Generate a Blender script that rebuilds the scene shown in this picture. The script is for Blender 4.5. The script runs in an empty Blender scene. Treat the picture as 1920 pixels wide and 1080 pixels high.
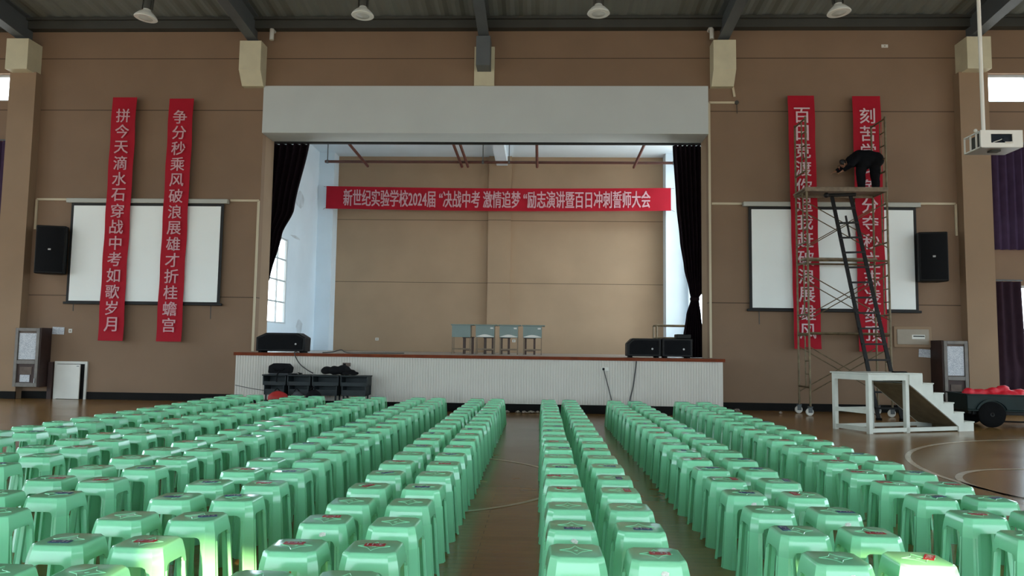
import bpy, bmesh, math, random
from mathutils import Vector, Matrix, Euler
random.seed(7)
PI = math.pi
S = bpy.context.scene
COL = S.collection

# ------------------------------------------------------------------ camera
cam_d = bpy.data.cameras.new('camera')
cam = bpy.data.objects.new('camera', cam_d)
COL.objects.link(cam)
S.camera = cam
FPX = 1400.0
cam_d.sensor_width = 36.0
cam_d.lens = 36.0 * FPX / 1920.0
cam_d.clip_end = 300
EYE = Vector((1.31, 0.0, 1.40))
_D = Vector((52, -113, 1400)).normalized()              # hall axis seen by the lens (right, up, forward)
_D2 = Vector((1052, -126.8, 1400))
_W = _D2.cross(_D).normalized()
if _W.y < 0: _W = -_W
_X = _D.cross(_W)
if _X.x < 0: _X = -_X
# world = rows(_X,_D,_W) @ (right, up, forward)
right = Vector((_X.x, _D.x, _W.x)); up = Vector((_X.y, _D.y, _W.y)); fwd = Vector((_X.z, _D.z, _W.z))
m = Matrix((right, up, -fwd)).transposed().to_4x4()
m.translation = EYE
cam.matrix_world = m

# ------------------------------------------------------------------ render look, world, sun
S.view_settings.view_transform = 'Standard'
S.view_settings.look = 'None'
S.view_settings.gamma = 1.0
S.view_settings.use_curve_mapping = False
S.view_settings.exposure = 3.0
S.cycles.max_bounces = 8
S.cycles.diffuse_bounces = 5
S.cycles.glossy_bounces = 3
S.cycles.transparent_max_bounces = 12
S.cycles.use_denoising = True
S.cycles.sample_clamp_indirect = 6.0
S.cycles.caustics_reflective = False
S.cycles.caustics_refractive = False

SKY = 1.3
world = bpy.data.worlds.new('overcast_sky'); S.world = world
world.use_nodes = True
wn = world.node_tree.nodes; wl = world.node_tree.links
bg = wn['Background']
tcw = wn.new('ShaderNodeTexCoord'); sep = wn.new('ShaderNodeSeparateXYZ'); rampw = wn.new('ShaderNodeValToRGB')
wl.new(tcw.outputs['Generated'], sep.inputs[0])
mr = wn.new('ShaderNodeMapRange'); mr.inputs['From Min'].default_value = -1; mr.inputs['From Max'].default_value = 1
wl.new(sep.outputs['Z'], mr.inputs['Value']); wl.new(mr.outputs[0], rampw.inputs[0])
rampw.color_ramp.elements[0].position = 0.44; rampw.color_ramp.elements[0].color = (0.50, 0.50, 0.47, 1)
rampw.color_ramp.elements[1].position = 0.56; rampw.color_ramp.elements[1].color = (0.78, 0.92, 1.0, 1)
wl.new(rampw.outputs[0], bg.inputs['Color'])
bg.inputs['Strength'].default_value = SKY

SUN_DIR = Vector((-0.14, 0.90, -0.36)).normalized()
sd = bpy.data.lights.new('sun', 'SUN'); sd.energy = 3.4; sd.color = (1.0, 0.80, 0.44); sd.angle = math.radians(0.9)
sun = bpy.data.objects.new('sun', sd); COL.objects.link(sun)
sun.rotation_euler = SUN_DIR.to_track_quat('-Z', 'Y').to_euler(); sun.location = (12, -20, 14)


def portal(name, loc, rot, w, h):
    l = bpy.data.lights.new(name, 'AREA'); l.shape = 'RECTANGLE'; l.size = w; l.size_y = h
    l.cycles.is_portal = True
    o = bpy.data.objects.new(name, l); COL.objects.link(o); o.location = loc; o.rotation_euler = rot
    return o


# ------------------------------------------------------------------ helpers
def lin(c):
    return tuple(((v / 255) / 12.92 if v / 255 <= 0.04045 else ((v / 255 + 0.055) / 1.055) ** 2.4) for v in c)


def mat(name, rgb, rough=0.6, metal=0.0, spec=0.5, var=0.0, scale=4.0, bump=0.0, bscale=60.0, trans=0.0):
    m = bpy.data.materials.new(name); m.use_nodes = True
    nt = m.node_tree; N = nt.nodes; L = nt.links; b = N['Principled BSDF']
    c = lin(rgb)
    b.inputs['Base Color'].default_value = (*c, 1)
    b.inputs['Roughness'].default_value = rough; b.inputs['Metallic'].default_value = metal
    b.inputs['Specular IOR Level'].default_value = spec
    tc = N.new('ShaderNodeTexCoord')
    if var > 0:
        nz = N.new('ShaderNodeTexNoise'); nz.inputs['Scale'].default_value = scale; nz.inputs['Detail'].default_value = 5
        L.new(tc.outputs['Object'], nz.inputs['Vector'])
        r = N.new('ShaderNodeValToRGB')
        r.color_ramp.elements[0].position = 0.3; r.color_ramp.elements[1].position = 0.7
        r.color_ramp.elements[0].color = (*[v * (1 - var) for v in c], 1)
        r.color_ramp.elements[1].color = (*[min(1, v * (1 + var)) for v in c], 1)
        L.new(nz.outputs['Fac'], r.inputs[0]); L.new(r.outputs[0], b.inputs['Base Color'])
    if bump > 0:
        n2 = N.new('ShaderNodeTexNoise'); n2.inputs['Scale'].default_value = bscale; n2.inputs['Detail'].default_value = 3
        L.new(tc.outputs['Object'], n2.inputs['Vector'])
        bp = N.new('ShaderNodeBump'); bp.inputs['Strength'].default_value = bump; bp.inputs['Distance'].default_value = 0.01
        L.new(n2.outputs['Fac'], bp.inputs['Height']); L.new(bp.outputs[0], b.inputs['Normal'])
    return m


class MB:
    """collects shapes in world (or local) coordinates; build() links ONE mesh object"""
    def __init__(s):
        s.v = []; s.f = []; s.mi = []; s.cur = 0
    def add(s, vs, fs):
        o = len(s.v); s.v += [tuple(p) for p in vs]
        for f in fs:
            s.f.append(tuple(i + o for i in f)); s.mi.append(s.cur)
        return s
    def box(s, x0, x1, y0, y1, z0, z1, M=None):
        vs = [(x, y, z) for z in (z0, z1) for y in (y0, y1) for x in (x0, x1)]
        if M: vs = [M @ Vector(p) for p in vs]
        return s.add(vs, [(0, 2, 3, 1), (4, 5, 7, 6), (0, 1, 5, 4), (2, 6, 7, 3), (0, 4, 6, 2), (1, 3, 7, 5)])
    def bar(s, a, b, w, h=None, upv=(0, 0, 1)):
        h = h or w; a = Vector(a); b = Vector(b); d = (b - a).normalized(); u = Vector(upv)
        if abs(d.dot(u)) > .98: u = Vector((0, 1, 0))
        sx = d.cross(u).normalized(); uz = sx.cross(d)
        vs = []
        for p in (a, b):
            for i, j in ((-1, -1), (1, -1), (1, 1), (-1, 1)):
                vs.append(p + sx * (i * w / 2) + uz * (j * h / 2))
        return s.add(vs, [(3, 2, 1, 0), (4, 5, 6, 7), (0, 1, 5, 4), (1, 2, 6, 5), (2, 3, 7, 6), (3, 0, 4, 7)])
    def tube(s, pts, r, n=8, cap=True):
        pts = [Vector(p) for p in pts]; rs = r if isinstance(r, (list, tuple)) else [r] * len(pts)
        vs = []; prev = None
        for i, p in enumerate(pts):
            d = (pts[min(i + 1, len(pts) - 1)] - pts[max(i - 1, 0)]).normalized()
            if prev is None:
                u = Vector((0, 0, 1)) if abs(d.z) < .9 else Vector((1, 0, 0))
                a = d.cross(u).normalized()
            else:
                a = (prev - d * prev.dot(d)).normalized()
            prev = a; b = d.cross(a)
            for k in range(n):
                t = 2 * PI * k / n
                vs.append(p + (a * math.cos(t) + b * math.sin(t)) * rs[i])
        fs = []
        for i in range(len(pts) - 1):
            for k in range(n):
                fs.append((i * n + k, i * n + (k + 1) % n, (i + 1) * n + (k + 1) % n, (i + 1) * n + k))
        if cap:
            fs.append(tuple(range(n - 1, -1, -1))); fs.append(tuple(range((len(pts) - 1) * n, len(pts) * n)))
        return s.add(vs, fs)
    def lathe(s, prof, c=(0, 0, 0), n=24, axis='z'):
        vs = []; c = Vector(c)
        for r, h in prof:
            for k in range(n):
                t = 2 * PI * k / n; a, b = r * math.cos(t), r * math.sin(t)
                p = {'z': (a, b, h), 'y': (a, h, -b), 'x': (h, a, b)}[axis]
                vs.append(c + Vector(p))
        fs = [(i * n + k, i * n + (k + 1) % n, (i + 1) * n + (k + 1) % n, (i + 1) * n + k) for i in range(len(prof) - 1) for k in range(n)]
        if prof[0][0] > 1e-5: fs.append(tuple(range(n - 1, -1, -1)))
        if prof[-1][0] > 1e-5: fs.append(tuple(range((len(prof) - 1) * n, len(prof) * n)))
        return s.add(vs, fs)
    def prism(s, poly, y0, y1, M=None):
        """poly in (x,z), extruded along y"""
        n = len(poly)
        vs = [(x, y0, z) for x, z in poly] + [(x, y1, z) for x, z in poly]
        if M: vs = [M @ Vector(p) for p in vs]
        fs = [tuple(range(n)), tuple(range(2 * n - 1, n - 1, -1))] + [(i, (i + 1) % n + 0, (i + 1) % n + n, i + n)[::-1] for i in range(n)]
        return s.add(vs, fs)
    def ball(s, c, r, n=12, sc=(1, 1, 1)):
        c = Vector(c); vs = []; fs = []
        for i in range(n + 1):
            th = PI * i / n
            for k in range(n * 2):
                ph = PI * k / n
                vs.append(c + Vector((r * sc[0] * math.sin(th) * math.cos(ph), r * sc[1] * math.sin(th) * math.sin(ph), r * sc[2] * math.cos(th))))
        m2 = n * 2
        for i in range(n):
            for k in range(m2):
                fs.append((i * m2 + k, (i + 1) * m2 + k, (i + 1) * m2 + (k + 1) % m2, i * m2 + (k + 1) % m2))
        return s.add(vs, fs)
    def build(s, name, material, parent=None, smooth=True, bevel=0.0, local=False, weld=False):
        me = bpy.data.meshes.new(name)
        vs = s.v
        if parent is not None and not local:
            inv = parent_matrix(parent).inverted()
            vs = [tuple(inv @ Vector(p)) for p in vs]
        me.from_pydata(vs, [], s.f)
        mats = material if isinstance(material, (list, tuple)) else [material]
        for q in mats: me.materials.append(q)
        if len(mats) > 1: me.polygons.foreach_set('material_index', s.mi)
        bm = bmesh.new(); bm.from_mesh(me)
        bmesh.ops.remove_doubles(bm, verts=bm.verts, dist=1e-5) if weld else None
        bmesh.ops.recalc_face_normals(bm, faces=bm.faces)
        bm.to_mesh(me); bm.free()
        if smooth:
            me.shade_smooth(); me.set_sharp_from_angle(angle=math.radians(38))
        me.update()
        o = bpy.data.objects.new(name, me); COL.objects.link(o)
        if parent is not None: o.parent = parent
        if bevel:
            bv = o.modifiers.new('edge', 'BEVEL'); bv.width = bevel; bv.segments = 2; bv.limit_method = 'ANGLE'; bv.angle_limit = math.radians(40)
        return o


def parent_matrix(o):
    M = Matrix.LocRotScale(o.location, o.rotation_euler, o.scale)
    return parent_matrix(o.parent) @ M if o.parent else M


def tag(o, label, cat, group=None, kind=None):
    if label: o['label'] = label
    if cat: o['category'] = cat
    if group: o['group'] = group
    if kind: o['kind'] = kind
    return o


def thing(name, label, cat, loc=(0, 0, 0), rz=0.0, group=None, kind=None):
    o = bpy.data.objects.new(name, None); COL.objects.link(o); o.empty_display_size = 0.1
    o.location = loc; o.rotation_euler = (0, 0, rz)
    return tag(o, label, cat, group, kind)


def struct(o):
    o['kind'] = 'structure'; return o


def text_mesh(body, name, w, h, depth, material, bold=0.0):
    """flat lettering in the x-z plane, facing -y, centred on the origin, fitted to w x h"""
    cu = bpy.data.curves.new(name, 'FONT'); cu.body = body; cu.size = 1.0; cu.align_x = 'CENTER'
    cu.extrude = 0.0; cu.resolution_u = 2
    o = bpy.data.objects.new(name, cu); COL.objects.link(o)
    dg = bpy.context.evaluated_depsgraph_get(); dg.update()
    me = bpy.data.meshes.new_from_object(o.evaluated_get(dg))
    bpy.data.objects.remove(o); bpy.data.curves.remove(cu)
    xs = [v.co.x for v in me.vertices]; ys = [v.co.y for v in me.vertices]
    vs = [(v.co.x, v.co.y) for v in me.vertices]; fs = [tuple(p.vertices) for p in me.polygons]
    bpy.data.meshes.remove(me)
    if not xs: return [], []
    x0, x1, y0, y1 = min(xs), max(xs), min(ys), max(ys)
    sx = w / max(1e-6, x1 - x0) if w else None; sy = h / max(1e-6, y1 - y0) if h else None
    sx = sx or sy; sy = sy or sx
    out = [((x - (x0 + x1) / 2) * sx, 0.0, (y - (y0 + y1) / 2) * sy) for x, y in vs]
    return embolden(out, fs, bold * sy)


def embolden(vs, fs, d):
    """heavier strokes: the flat outline laid four times, a stroke's breadth apart, each a hair behind the last"""
    if d <= 0: return vs, fs
    V = []; F = []
    for k, (a, b_) in enumerate(((-1, -.6), (1, -.6), (-1, .6), (1, .6))):
        o_ = len(V); V += [(x + a * d, y + k * .0007, z + b_ * d) for x, y, z in vs]; F += [tuple(i + o_ for i in f) for f in fs]
    return V, F


_glyph = {}
def glyph(ch):
    """one character with its own em box: (x,z) in units of the em, about the em centre"""
    if ch not in _glyph:
        cu = bpy.data.curves.new('g', 'FONT'); cu.body = ch; cu.size = 1.0; cu.resolution_u = 2
        o = bpy.data.objects.new('g', cu); COL.objects.link(o)
        dg = bpy.context.evaluated_depsgraph_get(); dg.update()
        me = bpy.data.meshes.new_from_object(o.evaluated_get(dg))
        bpy.data.objects.remove(o); bpy.data.curves.remove(cu)
        vs = [(v.co.x, v.co.y) for v in me.vertices]; fs = [tuple(p.vertices) for p in me.polygons]
        bpy.data.meshes.remove(me)
        x0, x1 = min(v[0] for v in vs), max(v[0] for v in vs); y0, y1 = min(v[1] for v in vs), max(v[1] for v in vs)
        s_ = 1.0 / max(x1 - x0, y1 - y0)
        _glyph[ch] = ([((x - (x0 + x1) / 2) * s_, (y - (y0 + y1) / 2) * s_) for x, y in vs], fs)
    return _glyph[ch]


# ------------------------------------------------------------------ materials
def wall_material(name, rgb, seams, rib=26.0):
    m = mat(name, rgb, 0.75, spec=0.3)
    nt = m.node_tree; N = nt.nodes; L = nt.links; b = N['Principled BSDF']
    tc = N.new('ShaderNodeTexCoord'); sp = N.new('ShaderNodeSeparateXYZ'); L.new(tc.outputs['Object'], sp.inputs[0])
    acc = None
    for z in seams:
        c = N.new('ShaderNodeMath'); c.operation = 'COMPARE'; c.inputs[1].default_value = z; c.inputs[2].default_value = 0.011
        L.new(sp.outputs['Z'], c.inputs[0])
        if acc is None: acc = c
        else:
            a = N.new('ShaderNodeMath'); a.operation = 'MAXIMUM'; L.new(acc.outputs[0], a.inputs[0]); L.new(c.outputs[0], a.inputs[1]); acc = a
    nz = N.new('ShaderNodeTexNoise'); nz.inputs['Scale'].default_value = 0.7; nz.inputs['Detail'].default_value = 6
    L.new(tc.outputs['Object'], nz.inputs['Vector'])
    r = N.new('ShaderNodeValToRGB'); c = lin(rgb)
    r.color_ramp.elements[0].position = 0.3; r.color_ramp.elements[1].position = 0.7
    r.color_ramp.elements[0].color = (*[v * .93 for v in c], 1); r.color_ramp.elements[1].color = (*[v * 1.06 for v in c], 1)
    L.new(nz.outputs['Fac'], r.inputs[0])
    mx = N.new('ShaderNodeMixRGB'); mx.inputs['Color2'].default_value = (*[v * .35 for v in c], 1)
    L.new(r.outputs[0], mx.inputs['Color1'])
    if acc: L.new(acc.outputs[0], mx.inputs['Fac'])
    else: mx.inputs['Fac'].default_value = 0
    L.new(mx.outputs[0], b.inputs['Base Color'])
    wv = N.new('ShaderNodeTexWave'); wv.inputs['Scale'].default_value = rib; wv.bands_direction = 'X'; wv.wave_profile = 'SIN'
    L.new(tc.outputs['Object'], wv.inputs['Vector'])
    bp = N.new('ShaderNodeBump'); bp.inputs['Strength'].default_value = 0.12; bp.inputs['Distance'].default_value = 0.01
    L.new(wv.outputs['Fac'], bp.inputs['Height']); L.new(bp.outputs[0], b.inputs['Normal'])
    return m


TAN = (135, 110, 89)
M_tan = wall_material('tan_panel', TAN, [8.60, 7.26, 2.55])
M_tan_stage = wall_material('tan_stage_panel', (172, 146, 119), [3.72, 6.0])
M_tan_plain = mat('tan_paint', (148, 123, 99), 0.75, spec=0.3, var=0.06, scale=1.0, bump=0.1, bscale=30)
M_sidewall = mat('pale_side_paint', (196, 184, 168), 0.75, spec=0.3, var=0.05, scale=1.0)
M_white = mat('white_plaster', (228, 241, 250), 0.8, spec=0.3, var=0.04, scale=0.8)
M_lintel = mat('white_paint', (196, 201, 200), 0.7, spec=0.3, var=0.03, scale=1.0)
M_cream = mat('cream_paint', (206, 198, 170), 0.7, spec=0.3, var=0.06, scale=3)
M_ceil = mat('ceiling_sheet', (118, 122, 118), 0.6, spec=0.3, var=0.08, scale=0.6)
M_steel = mat('steel_paint', (92, 97, 100), 0.5, spec=0.4, var=0.08, scale=2)
M_steel_dark = mat('dark_steel_paint', (66, 66, 62), 0.6, spec=0.3, var=0.1, scale=2)
M_base = mat('black_baseboard', (15, 13, 12), 0.65, spec=0.15, var=0.2, scale=3)
M_brownwood = mat('stage_edge_wood', (112, 50, 24), 0.6, spec=0.15, var=0.2, scale=6)
M_deck = mat('stage_deck', (120, 108, 98), 0.4, var=0.12, scale=3)
M_panel = mat('white_ribbed_panel', (202, 197, 188), 0.55, var=0.03, scale=2)
M_black = mat('black_plastic', (8, 9, 12), 0.5, spec=0.2, var=0.1, scale=8)
M_grille = mat('black_grille', (8, 9, 13), 0.7, spec=0.15, bump=0.5, bscale=220)
M_red = mat('red_cloth', (166, 14, 36), 0.7, spec=0.25, var=0.07, scale=2.5)
M_letters = mat('silver_lettering', (204, 158, 164), 0.55, spec=0.4)
M_letters2 = mat('white_lettering', (214, 184, 190), 0.6, spec=0.4)
M_screen = mat('matte_white_screen', (246, 250, 248), 0.9, spec=0.1, var=0.015, scale=1)
M_screen_edge = mat('black_screen_border', (14, 14, 16), 0.7)
M_whiteplastic = mat('white_plastic', (214, 212, 204), 0.45, var=0.03)
M_housing = mat('screen_housing', (176, 176, 168), 0.5)
M_velvet = mat('dark_velvet', (22, 12, 18), 0.85, spec=0.1, var=0.25, scale=3)
M_purple = mat('purple_curtain', (66, 50, 74), 0.85, spec=0.1, var=0.15, scale=4)
M_plum = mat('plum_curtain', (54, 38, 48), 0.85, spec=0.1, var=0.15, scale=4)
M_rustpipe = mat('red_brown_pipe', (84, 44, 34), 0.5, var=0.2, scale=5)
M_galv = mat('worn_scaffold_steel', (104, 90, 66), 0.5, metal=0.4, var=0.35, scale=9)
M_plank = mat('weathered_plank', (124, 108, 90), 0.8, var=0.25, scale=9)
M_blackmetal = mat('black_ladder_metal', (13, 12, 13), 0.5, metal=0.0, spec=0.25, var=0.2, scale=6)
M_stepwhite = mat('painted_white_wood', (206, 208, 198), 0.55, var=0.05, scale=5)
M_rawwood = mat('raw_plywood', (104, 88, 62), 0.8, var=0.2, scale=6)
M_cartgreen = mat('dark_green_metal', (8, 32, 32), 0.5, spec=0.25, var=0.2, scale=5)
M_rubber = mat('black_rubber', (9, 9, 10), 0.8, spec=0.15)
M_balloon = mat('red_fabric', (214, 22, 44), 0.5, var=0.12, scale=14, bump=0.4, bscale=22)
M_cabwood = mat('weathered_dark_wood', (88, 72, 62), 0.6, var=0.25, scale=7)
M_cabdark = mat('dark_brown_panel', (54, 34, 30), 0.6, var=0.2, scale=5)
M_cabframe = mat('grey_metal_frame', (112, 106, 100), 0.5, var=0.15, scale=8)
M_greybox = mat('grey_box_metal', (150, 138, 122), 0.5, var=0.06)
M_desk = mat('dark_grey_desk', (38, 44, 46), 0.55, spec=0.25, var=0.15, scale=6)
M_desk_in = mat('desk_inside', (34, 37, 37), 0.7)
M_teal = mat('grey_green_desk', (78, 102, 94), 0.3, var=0.06, scale=5)
M_legwood = mat('pale_wood_leg', (122, 104, 84), 0.6, var=0.15, scale=9)
M_darkwood = mat('dark_brown_wood', (66, 40, 26), 0.5, var=0.2, scale=9)
M_jacket = mat('black_cloth', (20, 20, 22), 0.85, spec=0.15, bump=0.4, bscale=18)
M_navy = mat('navy_cloth', (12, 13, 18), 0.85, spec=0.15, bump=0.3, bscale=30)
M_trouser = mat('dark_trouser_cloth', (11, 11, 15), 0.85, spec=0.15)
M_redbag = mat('red_nylon', (176, 40, 38), 0.6, bump=0.3, bscale=20)
M_greybag = mat('dark_grey_nylon', (66, 68, 72), 0.7, bump=0.3, bscale=20)
M_cable = mat('grey_cable', (62, 60, 58), 0.5)
M_cream_trunk = mat('cream_trunking', (198, 184, 156), 0.5)
M_skin = mat('skin', (150, 108, 84), 0.5)
M_hair = mat('black_hair', (20, 17, 16), 0.6)
M_chrome = mat('dull_aluminium', (170, 172, 172), 0.35, metal=0.7)
M_lampshade = mat('lamp_reflector', (230, 232, 226), 0.3, metal=0.0)
M_bulb = mat('unlit_bulb_glass', (196, 200, 196), 0.15)
M_lens = mat('dark_lens_glass', (30, 38, 48), 0.08)
M_stickred = mat('red_sticker', (176, 24, 34), 0.35)
M_stickblue = mat('blue_sticker', (4, 66, 112), 0.35)
M_stickink = mat('white_sticker_print', (196, 200, 204), 0.4)
M_residue = mat('torn_paper', (214, 222, 212), 0.8, var=0.25, scale=60)
M_litter = mat('litter_paper', (150, 140, 128), 0.8)
M_frame = mat('window_frame_alu', (196, 202, 204), 0.4)
M_line = mat('court_line_paint', (214, 196, 170), 0.2, var=0.15, scale=5)
M_logo = mat('pale_badge', (170, 170, 170), 0.4)

# stool plastic
M_green = bpy.data.materials.new('green_stool_plastic'); M_green.use_nodes = True
def _stool_mat():
    nt = M_green.node_tree; N = nt.nodes; L = nt.links; b = N['Principled BSDF']
    b.inputs['Base Color'].default_value = (*lin((146, 232, 182)), 1)
    b.inputs['Roughness'].default_value = 0.12
    b.inputs['Specular IOR Level'].default_value = 0.5
    oi = N.new('ShaderNodeObjectInfo')
    hs = N.new('ShaderNodeHueSaturation'); hs.inputs['Color'].default_value = (*lin((146, 232, 182)), 1)
    mp = N.new('ShaderNodeMapRange'); mp.inputs['To Min'].default_value = 0.92; mp.inputs['To Max'].default_value = 1.05
    L.new(oi.outputs['Random'], mp.inputs['Value']); L.new(mp.outputs[0], hs.inputs['Value']); L.new(hs.outputs[0], b.inputs['Base Color'])
    tr = N.new('ShaderNodeBsdfTranslucent'); tr.inputs['Color'].default_value = (*lin((70, 200, 110)), 1)
    mx = N.new('ShaderNodeMixShader'); mx.inputs[0].default_value = 0.14
    out = N['Material Output']
    L.new(b.outputs[0], mx.inputs[1]); L.new(tr.outputs[0], mx.inputs[2]); L.new(mx.outputs[0], out.inputs['Surface'])
_stool_mat()

# floor: varnished boards
M_floor = mat('varnished_floor', (112, 86, 62), 0.28, spec=0.5)
def _floor_mat():
    nt = M_floor.node_tree; N = nt.nodes; L = nt.links; b = N['Principled BSDF']
    tc = N.new('ShaderNodeTexCoord'); mp = N.new('ShaderNodeMapping'); mp.inputs['Scale'].default_value = (1, 1, 1)
    L.new(tc.outputs['Object'], mp.inputs[0])
    br = N.new('ShaderNodeTexBrick'); br.inputs['Scale'].default_value = 1.0
    br.inputs['Brick Width'].default_value = 1.8; br.inputs['Row Height'].default_value = 0.09; br.inputs['Mortar Size'].default_value = 0.0012
    c = lin((146, 108, 60))
    br.inputs['Color1'].default_value = (*[v * .94 for v in c], 1); br.inputs['Color2'].default_value = (*[v * 1.06 for v in c], 1)
    br.inputs['Mortar'].default_value = (*[v * .6 for v in c], 1)
    L.new(mp.outputs[0], br.inputs['Vector'])
    nz = N.new('ShaderNodeTexNoise'); nz.inputs['Scale'].default_value = 0.8; nz.inputs['Detail'].default_value = 6
    L.new(tc.outputs['Object'], nz.inputs['Vector'])
    r = N.new('ShaderNodeValToRGB'); r.color_ramp.elements[0].color = (.82, .82, .82, 1); r.color_ramp.elements[1].color = (1.12, 1.12, 1.12, 1)
    r.color_ramp.elements[0].position = .35; r.color_ramp.elements[1].position = .65
    L.new(nz.outputs['Fac'], r.inputs[0])
    mx = N.new('ShaderNodeMixRGB'); mx.blend_type = 'MULTIPLY'; mx.inputs[0].default_value = 1
    L.new(br.outputs['Color'], mx.inputs[1]); L.new(r.outputs[0], mx.inputs[2]); L.new(mx.outputs[0], b.inputs['Base Color'])
    rr = N.new('ShaderNodeMapRange'); rr.inputs['To Min'].default_value = .16; rr.inputs['To Max'].default_value = .30
    L.new(nz.outputs['Fac'], rr.inputs['Value']); L.new(rr.outputs[0], b.inputs['Roughness'])
_floor_mat()

# printed paper (rows of grey scribble)
M_paper = mat('printed_paper', (196, 200, 206), 0.8)
def _paper():
    nt = M_paper.node_tree; N = nt.nodes; L = nt.links; b = N['Principled BSDF']
    tc = N.new('ShaderNodeTexCoord'); nz = N.new('ShaderNodeTexNoise'); nz.inputs['Scale'].default_value = 38; nz.inputs['Detail'].default_value = 4
    mp = N.new('ShaderNodeMapping'); mp.inputs['Scale'].default_value = (1, 1, 1.8)
    L.new(tc.outputs['Object'], mp.inputs[0]); L.new(mp.outputs[0], nz.inputs['Vector'])
    r = N.new('ShaderNodeValToRGB'); r.color_ramp.elements[0].position = .42; r.color_ramp.elements[1].position = .56
    r.color_ramp.elements[0].color = (*lin((172, 177, 186)), 1); r.color_ramp.elements[1].color = (*lin((206, 208, 212)), 1)
    L.new(nz.outputs['Fac'], r.inputs[0]); L.new(r.outputs[0], b.inputs['Base Color'])
_paper()

# window glass: thin clear sheet
M_glass = bpy.data.materials.new('clear_pane'); M_glass.use_nodes = True
def _glass():
    nt = M_glass.node_tree; N = nt.nodes; L = nt.links
    N.remove(N['Principled BSDF'])
    t = N.new('ShaderNodeBsdfTransparent'); t.inputs['Color'].default_value = (.95, .98, 1, 1)
    g = N.new('ShaderNodeBsdfGlossy'); g.inputs['Roughness'].default_value = 0.03
    mx = N.new('ShaderNodeMixShader'); mx.inputs[0].default_value = 0.05
    L.new(t.outputs[0], mx.inputs[1]); L.new(g.outputs[0], mx.inputs[2]); L.new(mx.outputs[0], N['Material Output'].inputs['Surface'])
_glass()

# ------------------------------------------------------------------ the hall shell
HX = 17.0; YB = -9.0; YF = 18.10; TH = 0.80; TW = 0.22; ZC = 9.55; RISE = 0.10; YR = 4.5


def wall_cells(mb, us, vs, holes, put):
    for i in range(len(us) - 1):
        for j in range(len(vs) - 1):
            uc = (us[i] + us[i + 1]) / 2; vc = (vs[j] + vs[j + 1]) / 2
            if any(h[0] < uc < h[1] and h[2] < vc < h[3] for h in holes): continue
            put(us[i], us[i + 1], vs[j], vs[j + 1])


def wall(name, material, u0, u1, z1, holes, axis, at, thick):
    """axis 'y': wall in the x-z plane at y=at..at+thick; axis 'x': in the y-z plane"""
    us = sorted({u0, u1, *[h[0] for h in holes], *[h[1] for h in holes]})
    vs = sorted({0.0, z1, *[h[2] for h in holes], *[h[3] for h in holes]})
    mb = MB()
    if axis == 'y': put = lambda a, b, c, d: mb.box(a, b, at, at + thick, c, d)
    else: put = lambda a, b, c, d: mb.box(at, at + thick, a, b, c, d)
    wall_cells(mb, us, vs, holes, put)
    return struct(mb.build(name, material, smooth=False, weld=True))


# openings
OX0, OX1, OZ = -5.68, 5.37, 7.80
SXL0, SXR0 = -6.95, 6.67
FH = [(OX0, OX1, 1.155, OZ)]
front_win = []
for sx in (-1, 1):
    a, b = sorted((sx * 12.05, sx * 16.2))
    front_win += [(a, b, 7.50, 8.22), (a, b, 3.95, 6.35), (a, b, 0.92, 3.05)]
wall('wall_front', M_tan, -HX, HX, 9.62, FH + front_win, 'y', YF, TW)
struct(MB().box(SXL0, OX0, YF + TW, YF + TH, 1.155, 8.6).box(OX1, SXR0, YF + TW, YF + TH, 1.155, 8.6).box(SXL0, SXR0, YF + TW, YF + TH, 0, 1.155).box(OX0, OX1, YF + TW, YF + TH, OZ, 8.6).build('wall_proscenium', M_tan_plain, smooth=False))
side_win = [(-7.5, -4.5, 1.0, 3.6), (-2.5, 0.5, 1.0, 3.6), (2.5, 5.5, 1.0, 3.6), (7.5, 10.5, 1.0, 3.6), (12.5, 15.5, 1.0, 3.6),
            (-7.5, -4.5, 6.8, 8.2), (-2.5, 0.5, 6.8, 8.2), (2.5, 5.5, 6.8, 8.2), (7.5, 10.5, 6.8, 8.2), (12.5, 15.5, 6.8, 8.2)]
wall('wall_left', M_sidewall, YB, YF, 11.2, side_win, 'x', -HX - 0.3, 0.3)
wall('wall_right', M_sidewall, YB, YF, 11.2, side_win, 'x', HX, 0.3)
# unseen rear wall: windows widened for light, two higher slots shaped for sun patches
back_win = [(-16.2, -11.6, 0.6, 4.7), (-11.0, -6.2, 0.6, 4.7), (-5.6, -0.2, 0.6, 4.7), (0.4, 5.6, 0.6, 4.7), (6.2, 11.0, 0.6, 4.7), (11.6, 16.2, 0.6, 4.7)]
slots = [(1.50, 1.92, 4.7, 5.60), (4.80, 5.16, 4.7, 5.60)]
wall('wall_rear', M_lintel, -HX - .3, HX + .3, 11.2, back_win + slots, 'y', YB - 0.3, 0.3)

# floor
fl = MB().box(-HX - .3, HX + .3, YB - .3, YF + TH, -0.15, 0.0).build('floor', M_floor, smooth=False); struct(fl)


def arc_strip(cx, cy, r, a0, a1, w=0.06, n=48):
    mb = MB(); vs = []; fs = []
    for i in range(n + 1):
        t = math.radians(a0 + (a1 - a0) * i / n)
        for rr in (r - w / 2, r + w / 2):
            vs.append((cx + rr * math.cos(t), cy + rr * math.sin(t), 0.0025))
    for i in range(n): fs.append((2 * i, 2 * i + 1, 2 * i + 3, 2 * i + 2))
    return mb.add(vs, fs)


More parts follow.
